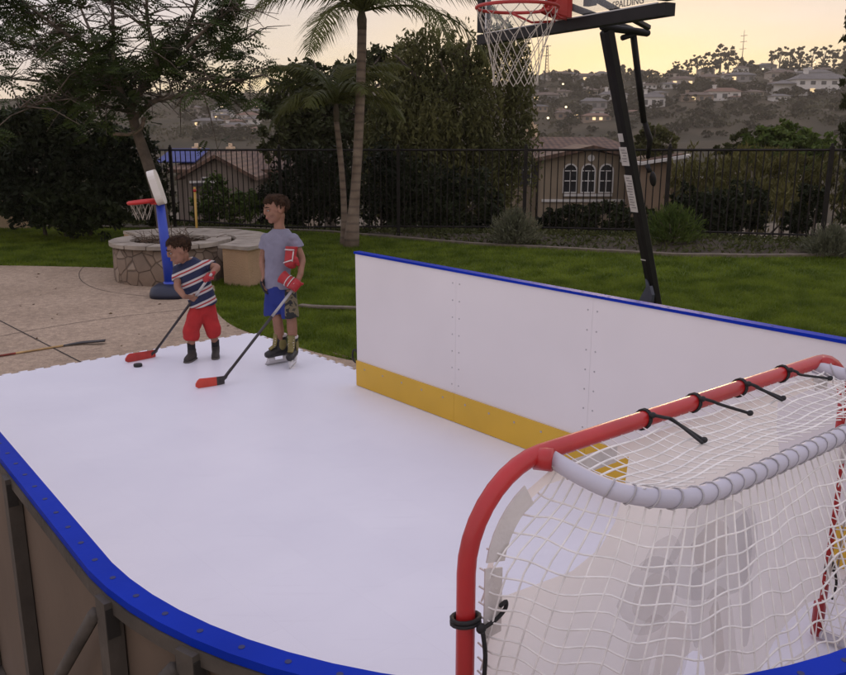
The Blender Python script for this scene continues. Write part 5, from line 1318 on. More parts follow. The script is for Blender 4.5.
dirp = (poletop - poleg).normalized(); p0 = poleg - dirp * ((poleg.z - .24) / dirp.z)
hoop = thing('basketball_hoop', 'portable basketball hoop on leaning black pole with clear backboard beyond the dasher board', 'basketball hoop', V((p0.x, p0.y, -.02)))
fr = .062; HB = .86
b = MB(); b.box(Bp(BWd / 2, fr / 2, -.005), (BWd, .07, fr), rot); b.box(Bp(BWd / 2, HB - .03, -.005), (BWd, .07, .06), rot); b.box(Bp(.03, HB / 2 + .02, -.005), (.06, .068, HB - fr - .05), rot); b.box(Bp(BWd - .03, HB / 2 + .02, -.005), (.06, .068, HB - fr - .05), rot)
bf = b.build('backboard_frame', m_black, hoop)
b = MB(); b.box(Bp(BWd / 2, HB / 2 + .02, .0), (BWd - .122, .012, HB - fr - .06), rot); bpnl = b.build('backboard_panel', m_acr, hoop)
b = MB(); yy = .009
b.box(Bp(BWd / 2, fr + .006, yy), (BWd - .14, .002, .008), rot); b.box(Bp(BWd / 2, HB - .075, yy), (BWd - .14, .002, .018), rot)
for x in (.078, BWd - .078): b.box(Bp(x, HB / 2 + .02, yy + .003), (.018, .002, HB - fr - .09), rot)
for z in (.30, .62): b.box(Bp(BWd / 2, z, yy), (.50, .002, .03), rot)
for x in (-.235, .235): b.box(Bp(BWd / 2 + x, .46, yy + .003), (.03, .002, .29), rot)
b.build('court_marking', m_white, bpnl)
def text(s, size, pos, rotm, m, parent, name='lettering', ext=.001):
    cu = bpy.data.curves.new('t', 'FONT'); cu.body = s; cu.size = size; cu.extrude = ext; cu.align_x = 'CENTER'
    o = bpy.data.objects.new('t', cu); COL.objects.link(o); dg = bpy.context.evaluated_depsgraph_get()
    me = bpy.data.meshes.new_from_object(o.evaluated_get(dg)); bpy.data.objects.remove(o)
    me.transform(Matrix.Translation(V(pos) - ORG.get(parent.name, V((0, 0, 0)))) @ rotm.to_4x4()); me.materials.clear(); return link(name, me, m, parent)
trot = Matrix((ta, V((0, 0, 1)), na_v)).transposed()
text('SPALDING', .052, Bp(BWd * .83, fr + .016, .010), trot, mat('grey_lettering', (.16, .15, .14), .6, .05, 5), bpnl)
# rim, bracket, net
rz = D(530, -2, 4.7).z - ZB
RCx = BWd / 2 + .045; RR = .2286
rc = Bp(RCx, rz, .12 + RR)
b = MB(); b.tube([rc + (ta * math.cos(t) + na_v * math.sin(t)) * RR for t in np.linspace(0, 2 * math.pi, 41)[:-1]], .0095, 10, closed=True); rim = b.build('rim', m_rim, hoop)
b = MB(); b.box(Bp(RCx, rz + .045, .03), (.14, .03, .17), rot); b.prism([Bp(RCx - .07, rz - .01, .046), Bp(RCx + .07, rz - .01, .046), Bp(RCx + .05, rz - .005, .16), Bp(RCx - .05, rz - .005, .16)], (0, 0, .012))
b.prism([Bp(RCx - .068, rz - .035, .046), Bp(RCx - .068, rz + .12, .046), Bp(RCx - .05, rz + .005, .15), Bp(RCx - .05, rz - .012, .15)], ta * .005); b.prism([Bp(RCx + .063, rz - .035, .046), Bp(RCx + .063, rz + .12, .046), Bp(RCx + .045, rz + .005, .15), Bp(RCx + .045, rz - .012, .15)], ta * .005)
for s in (-1, 1): b.tube([Bp(RCx + s * .05, rz - .05, .04), Bp(RCx + s * .13, rz - .055, .15), Bp(RCx + s * .17, rz - .01, .26)], .007, 6)
b.build('rim_bracket', m_rim, rim)
b = MB(); nl = 12
def netp(k, j):
    a = 2 * math.pi * (k + (j % 2) * .5) / nl; r = [RR, .215, .185, .160, .140, .130, .128][j]; z = -[.0, .055, .13, .21, .29, .36, .42][j]
    return rc + (ta * math.cos(a) + na_v * math.sin(a)) * r + V((0, 0, z))
for k in range(nl):
    for j in range(6):
        off = 0 if j % 2 == 0 else 1
        for q in ((k, j, k, j + 1), (k, j, k - 1 if j % 2 == 0 else k + 1, j + 1)): b.tube([netp(q[0], q[1]), netp(q[2], q[3]).lerp(netp(q[0], q[1]), .5) + V((0, 0, -.004)), netp(q[2], q[3])], .0024, 4, caps=False)
b.build('hoop_net', m_hnet, rim)
# pole, arms, actuator
side_v = dirp.cross(ta).normalized(); rp = Matrix((ta, side_v, dirp)).transposed()
b = MB(); pm_ = p0.lerp(poletop, .5); b.rbox(pm_, (.082, .088, (poletop - p0).length + .06), .02, rp); pole = b.build('pole', m_black, hoop)
armz = D(607, 31, 5.75)
b = MB()
for s in (-.075, .075):
    b.tube([armz + ta * s - na_v * .28 + V((0, 0, .03)), Bp(BWd / 2 + s * 2, .20, -.05)], .022, 6); b.tube([armz + ta * s - V((0, 0, -.42)) - na_v * .2, Bp(BWd / 2 + s * 2, .68, -.05)], .022, 6)
b.box(Bp(BWd / 2 - .18, .44, -.06), (.07, .04, .62), rot); b.box(Bp(BWd / 2 + .18, .44, -.06), (.07, .04, .62), rot); b.box(Bp(BWd / 2, .30, -.062), (.30, .04, .06), rot)
b.build('backboard_arm', m_black, hoop)
a0, a1 = D(603, 27, 5.7), D(647, 33, 5.9); b = MB(); b.tube([a0, a1], .024, 8, round_caps=True); b.tube([D(622, 38, 5.8), D(634, 34, 5.85)], .018, 6); b.build('crossbar', m_black, hoop)
b = MB(); b.tube([D(633, 33, 5.85), D(644, 122, 6.05)], .022, 8); b.tube([D(644, 120, 6.05), D(650, 140, 6.12), D(648, 158, 6.18)], [.018, .022, .016], 8); b.build('height_actuator', m_black, hoop)
b = MB(); b.ell(D(653, 179, 6.2), ta * .018, side_v * .03, dirp * .06, 10, 8); b.tube([D(650, 172, 6.2), D(647, 165, 6.22)], .02, 6); b.build('adjustment_knob', m_black, hoop)
def onpole(v): 
    best = min(np.linspace(0, 1, 400), key=lambda f: abs(vproj(p0.lerp(poletop, f)) - v)); return p0.lerp(poletop, best)
def vproj(p):
    q = p - V((0, 0, CAM_H)); f_ = q.y * math.cos(PITCH) - q.z * math.sin(PITCH); u_ = q.y * math.sin(PITCH) + q.z * math.cos(PITCH); return 337.5 - FPX * u_ / f_
fn = side_v if side_v.y < 0 else -side_v
for va, vb in ((144, 163), (172, 209), (131, 139)):
    pa, pb_ = onpole(va), onpole(vb); c = pa.lerp(pb_, .5) + fn * .0445; h = (pa - pb_).length; wd = .074 if va > 140 else .045
    b = MB(); b.box(c, (wd, .003, h), rp)
    st = b.build('sticker', m_sticker, pole)
    if va > 140:
        b = MB(); rr = random.Random(va)
        for k in range(int(h / .022) - 1): b.box(c + dirp * (h / 2 - .022 * (k + 1)) + fn * .0018 + ta * rr.uniform(-.01, .01), (rr.uniform(.03, .06), .0012, .007), rp)
        b.build('print', m_stext, st)
b = MB(); b.box(onpole(257) + fn * .0445, (.05, .003, .01), rp); b.build('sticker', m_sticker, pole)
# base and struts
bdir = -na_v
b = MB(); b.rbox(p0 + bdir * .30 + V((0, 0, -.13)), (.78, 1.15, .26), .07, rot); hb_ = b.build('base', m_black, hoop)
for s in (-1, 1):
    b = MB(); b.tube([p0 + ta * s * .36 + na_v * .28 + V((0, 0, -.19)), p0 + ta * s * .36 + na_v * .28 + V((0, 0, -.19)) + ta * s * .05], .075, 16); b.build('wheel', m_black, hb_)
    b = MB(); pj = onpole(318) ; b.tube([pj + ta * s * .05, p0 + ta * s * .30 + bdir * .62 + V((0, 0, -.01))], .018, 6); b.build('strut', m_black, hoop)
b = MB(); q = D(649, 296, 6.35); b.prism([q + ta * x + V((0, 0, z)) for x, z in ((-.10, -.09), (.05, -.09), (.06, .02), (.03, .085), (-.01, .07))], na_v * .03); b.tube([onpole(272) - ta * .045, q, onpole(300) - ta * .06], .014, 6); b.build('pole_bracket', mat('dark_blue_grey_plastic', (.03, .035, .05), .5, .2, 8), hoop)

# ================================================================ TOY BASKETBALL HOOP
m_tblue = mat('toy_blue_plastic', (.020, .055, .42), .4, .1, 4)
m_tnavy = mat('toy_navy_base', (.010, .014, .035), .45, .15, 4)
m_twhite = mat('toy_white_plastic', (.68, .64, .58), .45, .06, 4)
m_tred = mat('toy_red_plastic', (.50, .020, .018), .4, .1, 5)
tp_ = G(168, 296, PZ); YY = tp_.y
toy = thing('toy_basketball_hoop', 'blue toy basketball hoop with white backboard and red rim beside the stone ring', 'toy hoop', tp_)
b = MB(); b.loft([(tp_ + V((.04, .0, .002)), (.245, 0, 0), (0, .25, 0)), (tp_ + V((.04, .0, .05)), (.25, 0, 0), (0, .255, 0)), (tp_ + V((.03, 0, .12)), (.22, 0, 0), (0, .22, 0)), (tp_ + V((.02, 0, .16)), (.15, 0, 0), (0, .15, 0)), (tp_ + V((.02, 0, .17)), (.05, 0, 0), (0, .05, 0))], 24, power=3)
b.build('base', m_tnavy, toy)
b = MB(); q0, q1 = D(170.5, 288, YY), D(160, 203, YY); b.tube([q0, q0.lerp(q1, .5), q1], [.068, .062, .055], 14); b.tube([q0 - (q1 - q0) * .02, q0 + (q1 - q0) * .08], .08, 14); b.build('pole', m_tblue, toy)
bt_, bb2 = D(151, 171, YY), D(162.5, 204, YY); axb = (bt_ - bb2); cb_ = bt_.lerp(bb2, .5); upb = axb.normalized(); nb_ = V((-upb.z, 0, upb.x)); 
b = MB(); K = []
for i in range(24):
    t = 2 * math.pi * i / 24; ct, st = math.cos(t), math.sin(t); K.append((abs(ct) ** .55 * (1 if ct > 0 else -1) * .29, abs(st) ** .55 * (1 if st > 0 else -1) * axb.length * .52))
dv_ = V((-.17, 1, 0)); dv_ = (dv_ - upb * dv_.dot(upb)).normalized(); nb_ = upb.cross(dv_).normalized(); nb_ = nb_ if nb_.x < 0 else -nb_
b.prism([cb_ + dv_ * x * .62 + upb * z - nb_ * .045 for x, z in K], nb_ * .09); b.build('backboard', m_twhite, toy)
rcn = D(143, 201.5, YY) + V((-.0, -.06, 0)); b = MB(); b.tube([rcn + V((math.cos(t) * .155, math.sin(t) * .155, .015 * math.cos(t))) for t in np.linspace(0, 2 * math.pi, 25)[:-1]], .024, 8, closed=True); b.box(rcn + V((.17, .03, 0)), (.10, .12, .06)); tr_ = b.build('rim', m_tred, toy)
b = MB()
for k in range(10):
    for s in (.5, -.5): b.tube([rcn + V((math.cos((k + s * j * .5) * .628) * (.15 - .018 * j), math.sin((k + s * j * .5) * .628) * (.15 - .018 * j), -.055 * j)) for j in range(5)], .0022, 4, caps=False)
b.build('hoop_net', m_hnet, tr_)

# ================================================================ LOOSE STICK ON THE PATIO
m_shaft = mat('dark_stick_shaft', (.030, .024, .022), .4, .3, 6); m_tape = mat('white_stick_tape', (.50, .47, .44), .8, .15, 20); m_sred = mat('red_stick_blade', (.44, .035, .025), .45, .2, 9)
m_silver = mat('silver_stick_graphic', (.36, .34, .34), .35, .25, 9); m_ored = mat('worn_red_shaft', (.30, .050, .030), .6, .5, 9); m_yel = mat('worn_yellow_shaft', (.42, .27, .11), .6, .4, 9)
a0, a1 = G(-70, 367, PZ + .012), G(63, 345.5, PZ + .012)
ls = thing('hockey_stick', 'worn red and yellow hockey stick lying on the patio at left', 'hockey stick', a1)
d = (a1 - a0).normalized(); sd = V((-d.y, d.x, 0))
b = MB(); b.tube([a0, a0.lerp(a1, .62)], .014, 8, squash=(.7, 1)); b.build('shaft', m_ored, ls)
b = MB(); b.tube([a0.lerp(a1, .62), a1], .014, 8, squash=(.7, 1)); b.build('shaft', m_yel, ls)
q = catmull([a1, G(82, 342.5, PZ + .02), G(96, 341.3, PZ + .03), G(105, 340.5, PZ + .035)], 5); b = MB(); b.tube(q, [.016 + .018 * min(1, i / 5) for i in range(len(q))], 8, squash=(.35, 1)); b.build('blade', m_shaft, ls)
# puck
b = MB(); pk = G(138, 366.5, 0); b.lathe(pk, [(.001, .001), (.036, .001), (.038, .004), (.038, .022), (.036, .0254), (.001, .0254)], 24); o = b.build('puck', mat('black_rubber', (.012, .012, .012), .6, .2, 20))
tag(o, 'black rubber puck on the white rink in front of the red blade', 'puck')
# ================================================================ THE TWO BOYS
m_skin = mat('skin', (.27, .132, .080), .6, .16, 11, .05, 60)
m_hair = mat('brown_hair', (.030, .016, .009), .85, .4, 30, .5, 60, spec=.1)
m_lip = mat('lip', (.30, .10, .08), .5, .1, 20)
m_eyew = mat('eye_white', (.36, .31, .28), .3, .03, 5); m_iris = mat('iris_dark', (.02, .012, .008), .3, .1, 5)
m_gtee = mat('grey_lavender_cotton', (.205, .198, .255), .92, .08, 9, .35, 14)
m_gred = mat('red_glove_leather', (.36, .018, .022), .6, .15, 14, .3, 35)
m_gwhite = mat('white_glove_trim', (.56, .50, .47), .7, .08, 12)
m_gblack = mat('black_glove_knit', (.018, .016, .016), .85, .2, 20)
m_boot = mat('black_skate_boot', (.018, .017, .016), .5, .3, 12, .2)
m_tongue = mat('olive_skate_felt', (.20, .165, .055), .8, .25, 14, .3)
m_hold = mat('white_blade_holder', (.62, .60, .60), .5, .05, 8); m_runner = mat('skate_steel', (.42, .41, .40), .25, .05, 8, metal=.9)
m_redp = mat('red_cotton_trousers', (.40, .020, .020), .9, .14, 8, .4, 13)
m_sock = mat('black_sock', (.016, .015, .017), .95, .2, 20); m_shoe = mat('dark_trainer', (.030, .024, .020), .7, .3, 14); m_sole = mat('shoe_sole', (.10, .09, .08), .8, .2, 14)
# striped jersey: bands across the body axis
def stripe_mat(name, axis, org, period):
    m, t, bs_ = new_mat(name); tc_ = t.nodes.new('ShaderNodeTexCoord'); dt = t.nodes.new('ShaderNodeVectorMath'); dt.operation = 'DOT_PRODUCT'; dt.inputs[1].default_value = axis
    t.links.new(tc_.outputs['Object'], dt.inputs[0]); m1 = t.nodes.new('ShaderNodeMath'); m1.operation = 'MULTIPLY_ADD'; m1.inputs[1].default_value = 1 / period; m1.inputs[2].default_value = org
    t.links.new(dt.outputs['Value'], m1.inputs[0]); fr_ = t.nodes.new('ShaderNodeMath'); fr_.operation = 'FRACT'; t.links.new(m1.outputs[0], fr_.inputs[0])
    r = t.nodes.new('ShaderNodeValToRGB'); r.color_ramp.interpolation = 'CONSTANT'; e = r.color_ramp.elements
    navy, white, red = (.016, .022, .058, 1), (.50, .46, .43, 1), (.34, .035, .035, 1)
    e[0].position = 0; e[0].color = navy; e[1].position = .50; e[1].color = white
    for p_, c_ in ((.66, red), (.78, white), (.94, navy)): q = e.new(p_); q.color = c_
    t.links.new(fr_.outputs[0], r.inputs['Fac']); t.links.new(r.outputs[0], bs_.inputs['Base Color']); bs_.inputs['Roughness'].default_value = .95; return m
def skull(mb, c, fwd, up, s):
    side = fwd.cross(up)
    E3 = lambda o, a, f, u: mb.ell(c + side * o[0] * s + fwd * o[1] * s + up * o[2] * s, side * a * s, fwd * f * s, up * u * s, 16, 12)
    E3((0, -.05, .13), .355, .43, .365); E3((0, .09, -.13), .275, .30, .36); E3((0, .23, -.40), .11, .11, .09); E3((0, .15, -.30), .22, .20, .16)
    E3((0, .405, -.02), .045, .06, .11); E3((0, .405, -.085), .058, .072, .05)
    E3((0, .365, -.235), .095, .045, .028); E3((0, .355, -.285), .085, .045, .028)
    for q in (-1, 1):
        E3((q * .345, -.04, -.03), .035, .075, .115); E3((q * .15, .25, -.12), .12, .12, .12); E3((q * .14, .335, .085), .13, .06, .035)
    return side
def face_parts(par, c, fwd, up, s):
    side = fwd.cross(up)
    for q in (-1, 1):
        b = MB(); e = c + side * q * .145 * s + fwd * .345 * s + up * .015 * s
        b.ell(e, side * .054 * s, fwd * .045 * s, up * .026 * s, 10, 8); b.ell(e + fwd * .028 * s, side * .032 * s, fwd * .03 * s, up * .026 * s, 8, 6, 1); b.build('eye', [m_eyew, m_iris], par)
        b = MB(); b.tube([c + side * q * x * s + fwd * f * s + up * u * s for x, f, u in ((.06, .395, .115), (.15, .385, .135), (.235, .32, .115))], [.018 * s, .02 * s, .01 * s], 6, round_caps=True); b.build('eyebrow', m_hair, par)
    b = MB(); b.tube([c + side * x * s + fwd * f * s + up * -.26 * s for x, f in ((-.09, .365), (0, .405), (.09, .365))], [.012 * s, .026 * s, .012 * s], 6, round_caps=True, squash=(1, .8)); b.build('lips', m_lip, par)
def hair(par, c, fwd, up, s, seed, fringe=72):
    side = fwd.cross(up); mb = MB(); rr = random.Random(seed); o = c - fwd * .05 * s + up * .13 * s
    def pt(ph, th, k=1.0): return o + (side * math.sin(th) * math.sin(ph) * .365 + fwd * math.sin(th) * math.cos(ph) * .44) * s * k + up * math.cos(th) * .375 * s * k
    def tmax(ph):
        a = abs((math.degrees(ph) + 180) % 360 - 180)
        return math.radians(np.interp(a, [0, 40, 62, 80, 105, 130, 180], [fringe, fringe, 70, 92, 104, 122, 128]))
    n = 40; vs = []; rows = 9
    for k in (1.0, 1.075):
        for j in range(rows):
            for i in range(n):
                ph = 2 * math.pi * i / n; th = tmax(ph) * .88 * (j + .02) / (rows - 1); vs.append(pt(ph, th, k))
    F = []; M_ = rows * n
    for j in range(rows - 1):
        for i in range(n):
            i2 = (i + 1) % n; F.append((j * n + i, (j + 1) * n + i, (j + 1) * n + i2, j * n + i2)); F.append((M_ + j * n + i, M_ + j * n + i2, M_ + (j + 1) * n + i2, M_ + (j + 1) * n + i))
    for i in range(n):
        i2 = (i + 1) % n; j = rows - 1; F.append((j * n + i, M_ + j * n + i, M_ + j * n + i2, j * n + i2)); F.append((i, i2, M_ + i2, M_ + i))
    mb.add(vs, F, 0, True); mb.ell(pt(0, 0, 1.02), side * .08 * s, fwd * .08 * s, up * .03 * s)
    for q in range(190):
        ph = rr.uniform(0, 2 * math.pi); t1 = tmax(ph) * rr.uniform(.78, 1.16); t0 = t1 * rr.uniform(.05, .5); tw_ = rr.uniform(-.35, .35)
        path = [pt(ph + tw_ * f, t0 + (t1 - t0) * f, 1.06 + .035 * math.sin(f * 3) + rr.uniform(-.008, .012)) for f in (0, .33, .66, 1)]
        mb.tube(path, [.012 * s, .036 * s, .034 * s, .010 * s], 6)
    return crumple(remesh(mb, 'hair', .0038, m_hair, par, 1), .006, 38, .004, 90)
def grip(mb, c, a, w_, hl, r, fr_=None):            # five fingers closed on a shaft: c on the shaft, a along it (thumb end), w_ towards the wrist
    a = a.normalized(); w_ = (w_ - a * w_.dot(a)).normalized(); t = a.cross(w_); k = hl / .16; f = fr_ or .0085 * k
    mb.ell(c + w_ * (r + .022 * k), a * .042 * k, w_ * .034 * k, t * .020 * k, 12, 10)
    for i, (off, end) in enumerate(((.030, 200), (.010, 215), (-.010, 212), (-.029, 190))):
        mb.tube([c + a * off * k + (w_ * math.cos(th) + t * math.sin(th)) * (r + f * (1.0 + .5 * math.cos(th))) for th in np.radians(np.linspace(25, end, 8))], [f * 1.05] * 5 + [f * .95, f * .88, f * .75], 8, round_caps=True)
    mb.tube([c + a * (.020 + .022 * q) * k + (w_ * math.cos(th) + t * math.sin(th)) * (r + f * 1.2) for q, th in zip(np.linspace(0, 1, 6), np.radians(np.linspace(-15, -150, 6)))], [f * 1.35, f * 1.3, f * 1.2, f * 1.1, f, f * .8], 8, round_caps=True)
    return c + w_ * (r + .05 * k)
def open_hand(mb, wr, d, nrm, ts, hl, curl=.5, f=None):   # relaxed hand: palm, four unequal curled fingers, thumb from the side near its base
    d, nrm, ts = d.normalized(), nrm.normalized(), ts.normalized(); k = hl / .16; f = f or .0085 * k
    mb.loft([(wr, ts * .024 * k, nrm * .018 * k), (wr + d * .03 * k, ts * .034 * k, nrm * .017 * k), (wr + d * .065 * k, ts * .040 * k, nrm * .016 * k), (wr + d * .085 * k, ts * .038 * k, nrm * .013 * k)], 14)
    for i, (off, L) in enumerate(((.029, .066), (.010, .075), (-.010, .070), (-.029, .055))):
        p = wr + d * (.080 - .004 * abs(i - 1)) * k + ts * off * k; an = .15; pts = [p]
        for sgm, fl in ((.45, curl * .5), (.32, curl), (.23, curl * .7)):
            an += fl; p = p + (d * math.cos(an) + nrm * math.sin(an)) * L * sgm * k; pts.append(p)
        mb.tube(pts, [f * 1.05, f, f * .92, f * .78], 8, round_caps=True)
    p = wr + d * .022 * k + ts * .026 * k
    mb.tube([p, p + (d * .5 + ts * .8 + nrm * .3).normalized() * .03 * k, p + (d * .5 + ts * .8 + nrm * .3).normalized() * .03 * k + (d + ts * .35 + nrm * .4).normalized() * .028 * k, p + (d * .5 + ts * .8 + nrm * .3).normalized() * .03 * k + (d + ts * .3 + nrm * .5).normalized() * .05 * k], [f * 1.5, f * 1.3, f * 1.1, f * .85], 8, round_caps=True)
def limb3(mb, pts, rad, n=12):
    c = catmull(pts, 5); r = np.interp(np.linspace(0, len(pts) - 1, len(c)), range(len(pts)), rad); mb.tube(c, list(r), n, round_caps=True)
def stick(name_label, top, heel, toe, parts, blade_m, heel_m=None):
    t = thing('hockey_stick', name_label, 'hockey stick', V((heel.x, heel.y, 0)))
    top, heel = V(top), V(heel); shaft_end = heel + V((0, 0, .05)) + (top - heel).normalized() * .02
    for f0, f1, m, nm in parts:
        b = MB(); b.tube([top.lerp(shaft_end, f0), top.lerp(shaft_end, f1)], .0155, 8, squash=(.75, 1)); b.build(nm, m, t)
    d = (toe - heel).normalized(); sd_ = V((-d.y, d.x, 0)); L = (toe - heel).length; n = 14; vs = []; prof = []
    for i in range(n + 1):
        f = i / n; h0 = .003 + (.012 if f > .93 else 0) + .010 * max(0, .12 - f); h1 = .070 + .012 * f if f < .86 else .080 - (f - .86) ** 1.6 * .95
        c = heel.lerp(toe, f) + sd_ * (-.030 * f * f); c.z = 0; prof.append((c, h0, h1))
    for s in (-1, 1):
        for c, h0, h1 in prof: o = sd_ * s * .006; vs += [c + o + V((0, 0, h0)), c + o + V((0, 0, h1))]
    K = 2 * (n + 1); F = []
    for i in range(n):
        a = 2 * i; F += [(a, a + 1, a + 3, a + 2), (K + a, K + a + 2, K + a + 3, K + a + 1), (a, a + 2, K + a + 2, K + a), (a + 1, K + a + 1, K + a + 3, a + 3)]
    F += [(0, K, K + 1, 1), (2 * n, 2 * n + 1, K + 2 * n + 1, K + 2 * n)]
    b = MB(); cut = 4
    b.add(vs, F); 
    for i, fc in enumerate(F): 
        if heel_m and min(fc) % K < 2 * cut: b.m[i] = 1
    b.build('blade', [blade_m, heel_m] if heel_m else blade_m, t)
    b = MB(); b.loft([(shaft_end + (top - heel).normalized() * .09, sd_ * .0125, d * .017), (shaft_end, sd_ * .011, d * .021), (heel + d * .015 + V((0, 0, .045)), sd_ * .0075, d * .040), (heel + d * .045 + V((0, 0, .035)), sd_ * .0066, V((0, 0, .033)))], 10); b.build('hosel', heel_m or m_shaft, t)
    return t
def skate(par, ank, td, L=.225):
    td = V((td[0], td[1], 0)).normalized(); sd_ = V((-td.y, td.x, 0)); g = V((ank.x, ank.y, 0)); zs = .072
    mb = MB()
    mb.loft([(g - td * .055 + V((0, 0, zs + .055)), sd_ * .034, V((0, 0, .055))), (g + V((0, 0, zs + .05)), sd_ * .040, V((0, 0, .05))), (g + td * .07 + V((0, 0, zs + .042)), sd_ * .042, V((0, 0, .042))), (g + td * .125 + V((0, 0, zs + .034)), sd_ * .040, V((0, 0, .034))), (g + td * .160 + V((0, 0, zs + .030)), sd_ * .024, V((0, 0, .024)))], 16)
    mb.loft([(g + V((0, 0, zs + .02)) - td * .012, td * .060, sd_ * .036), (g + V((0, 0, zs + .10)) - td * .006, td * .056, sd_ * .040), (g + V((0, 0, zs + .175)), td * .058, sd_ * .045), (g + V((0, 0, zs + .190)), td * .054, sd_ * .042)], 16)
    bt = remesh(mb, 'skate', .0055, m_boot, par, 4)
    b = MB(); b.loft([(g + td * .052 + V((0, 0, zs + .215)), sd_ * .032, td * .008), (g + td * .056 + V((0, 0, zs + .15)), sd_ * .034, td * .012), (g + td * .066 + V((0, 0, zs + .105)), sd_ * .030, td * .014), (g + td * .115 + V((0, 0, zs + .078)), sd_ * .026, V((0, 0, .010)))], 12); b.build('tongue', m_tongue, bt)
    for s in (-1, 1):
        b = MB(); b.ell(g + sd_ * s * .036 + td * .0 + V((0, 0, zs + .115)), sd_ * .012, td * .038, V((0, 0, .055)), 12, 8); b.build('side_patch', m_tongue, bt)
    b = MB()
    for k in range(5): z = zs + .105 + .022 * k; b.tube([g + td * (.072 - .004 * k) + sd_ * s * .026 + V((0, 0, z + .006 * s)) for s in (-1, 1)], .0035, 5)
    b.build('lace', m_gwhite, bt)
    b = MB(); b.loft([(g + V((0, 0, zs + .182)), td * .060, sd_ * .046), (g + V((0, 0, zs + .196)), td * .062, sd_ * .048), (g + V((0, 0, zs + .204)), td * .055, sd_ * .042)], 16); b.build('padded_collar', m_gwhite, bt)
    b = MB(); rz_ = Matrix.Rotation(math.atan2(td.y, td.x), 3, 'Z')
    b.rbox(g + td * .105 + V((0, 0, zs - .018)), (.075, .030, .046), .008, rz_); b.rbox(g - td * .045 + V((0, 0, zs - .018)), (.060, .030, .046), .008, rz_); b.rbox(g + td * .035 + V((0, 0, .030)), (.245, .012, .024), .004, rz_); ho = b.build('blade_holder', m_hold, bt)
    b = MB(); pr = [(-.095, .012), (-.080, .0015), (.140, .0015), (.162, .016), (.160, .024), (-.095, .024)]; b.prism([g + td * (x + .004) - sd_ * .002 + V((0, 0, z)) for x, z in pr], sd_ * .004); b.build('blade', m_runner, bt)
def hockey_glove(c, a, w_, par, name, r=.016):        # padded red glove: thick finger rolls, thumb, flared cuff, pale trim
    a = a.normalized(); w_ = (w_ - a * w_.dot(a)).normalized(); t = a.cross(w_); mb = MB()
    grip(mb, c, a, w_, .20, r, .0165)
    mb.ell(c + w_ * .05, a * .058, w_ * .055, t * .040, 14, 10)
    mb.loft([(c + w_ * .07, a * .048, t * .040), (c + w_ * .11, a * .052, t * .045), (c + w_ * .150, a * .062, t * .055), (c + w_ * .155, a * .055, t * .048)], 16)
    g = remesh(mb, name, .0052, m_gred, par, 3)
    b = MB(); tw_ = -t if (-t).y < t.y else t
    for q in (-1, 1): b.tube([c + w_ * (.030 + .018 * q) + a * x + tw_ * (.043 - 5 * x * x) for x in np.linspace(-.05, .05, 6)], .0045, 6)
    b.tube([c + w_ * .085 + (a * math.cos(th) * .052 + t * math.sin(th) * .045) for th in np.linspace(0, 6.283, 17)[:-1]], .005, 6, closed=True)
    b.build('trim', m_gwhite, g); return g

# ---------------------------------------------------------------- older boy
Y1 = 7.40
def P1(u, v, dy=0.0): return D(u, v, Y1 + dy)
o1 = P1(284, 364); boy = thing('person', 'taller boy in grey tee and blue shorts on ice skates holding a hockey stick', 'person', V((o1.x, Y1, 0)))
lat = V((.94, -.34, 0)); fwdb = V((-.34, -.94, 0)); px = lambda n_: n_ * 7.4 * 1.02 / 846
hc = P1(275.5, 209, -.02); fw = V((-.84, -.52, -.12)).normalized(); up1 = (V((0.02, 0, 1)) - fw * fw.z * 1.0).normalized(); up1 = (up1 - fw * up1.dot(fw)).normalized(); HS = .240
body = MB(); skull(body, hc, fw, up1, HS)
nb1 = P1(280.5, 232, 0)
limb3(body, [hc - up1 * .06 - fw * .03, P1(279, 224), nb1 - V((0, 0, .03))], [.046, .045, .055])
RG = [(280.5, 228.5, 5.4, .050), (280.3, 232, 9.5, .060), (280, 236, 13.8, .068), (279.5, 241, 15.4, .078), (278.5, 250, 13.0, .080), (277.5, 263, 11.8, .076), (277.6, 275, 11.7, .076), (277.8, 288, 12.3, .082)]
def torso(mb, PF, rg, latv, fv, grow, n=24, tilt=None):
    mb.loft([(PF(u, v), latv * (px(h) / .94 + grow), fv * (dp + grow)) for u, v, h, dp in rg], n, power=2.4)
torso(body, P1, RG + [(279, 297, 12.0, .085), (279.5, 304, 10, .07)], lat, fwdb, -.012)
shR, elR, wrR = P1(266.5, 238.5, .05), P1(262.5, 261, .05), P1(264.2, 276, .00)
shL, elL, wrL = P1(294, 238.5, -.07), P1(302, 259, -.09), P1(300.5, 274, -.17)
limb3(body, [shR, shR.lerp(elR, .5), elR, elR.lerp(wrR, .4), wrR], [.040, .035, .031, .031, .023])
limb3(body, [shL, shL.lerp(elL, .5), elL, elL.lerp(wrL, .4), wrL], [.040, .035, .031, .031, .024])
hpR, hpL = P1(273.5, 294, .03), P1(286, 294, -.03); knR, knL = P1(277.5, 320, -.01), P1(291.5, 320, -.05); anR, anL = P1(281, 345, .03), P1(293.3, 347, -.03)
limb3(body, [hpR, hpR.lerp(knR, .5), knR, knR.lerp(anR, .35), anR, anR - V((0, 0, .05))], [.066, .058, .046, .047, .032, .034])
limb3(body, [hpL, hpL.lerp(knL, .5), knL, knL.lerp(anL, .35), anL, anL - V((0, 0, .05))], [.062, .056, .046, .047, .032, .034])
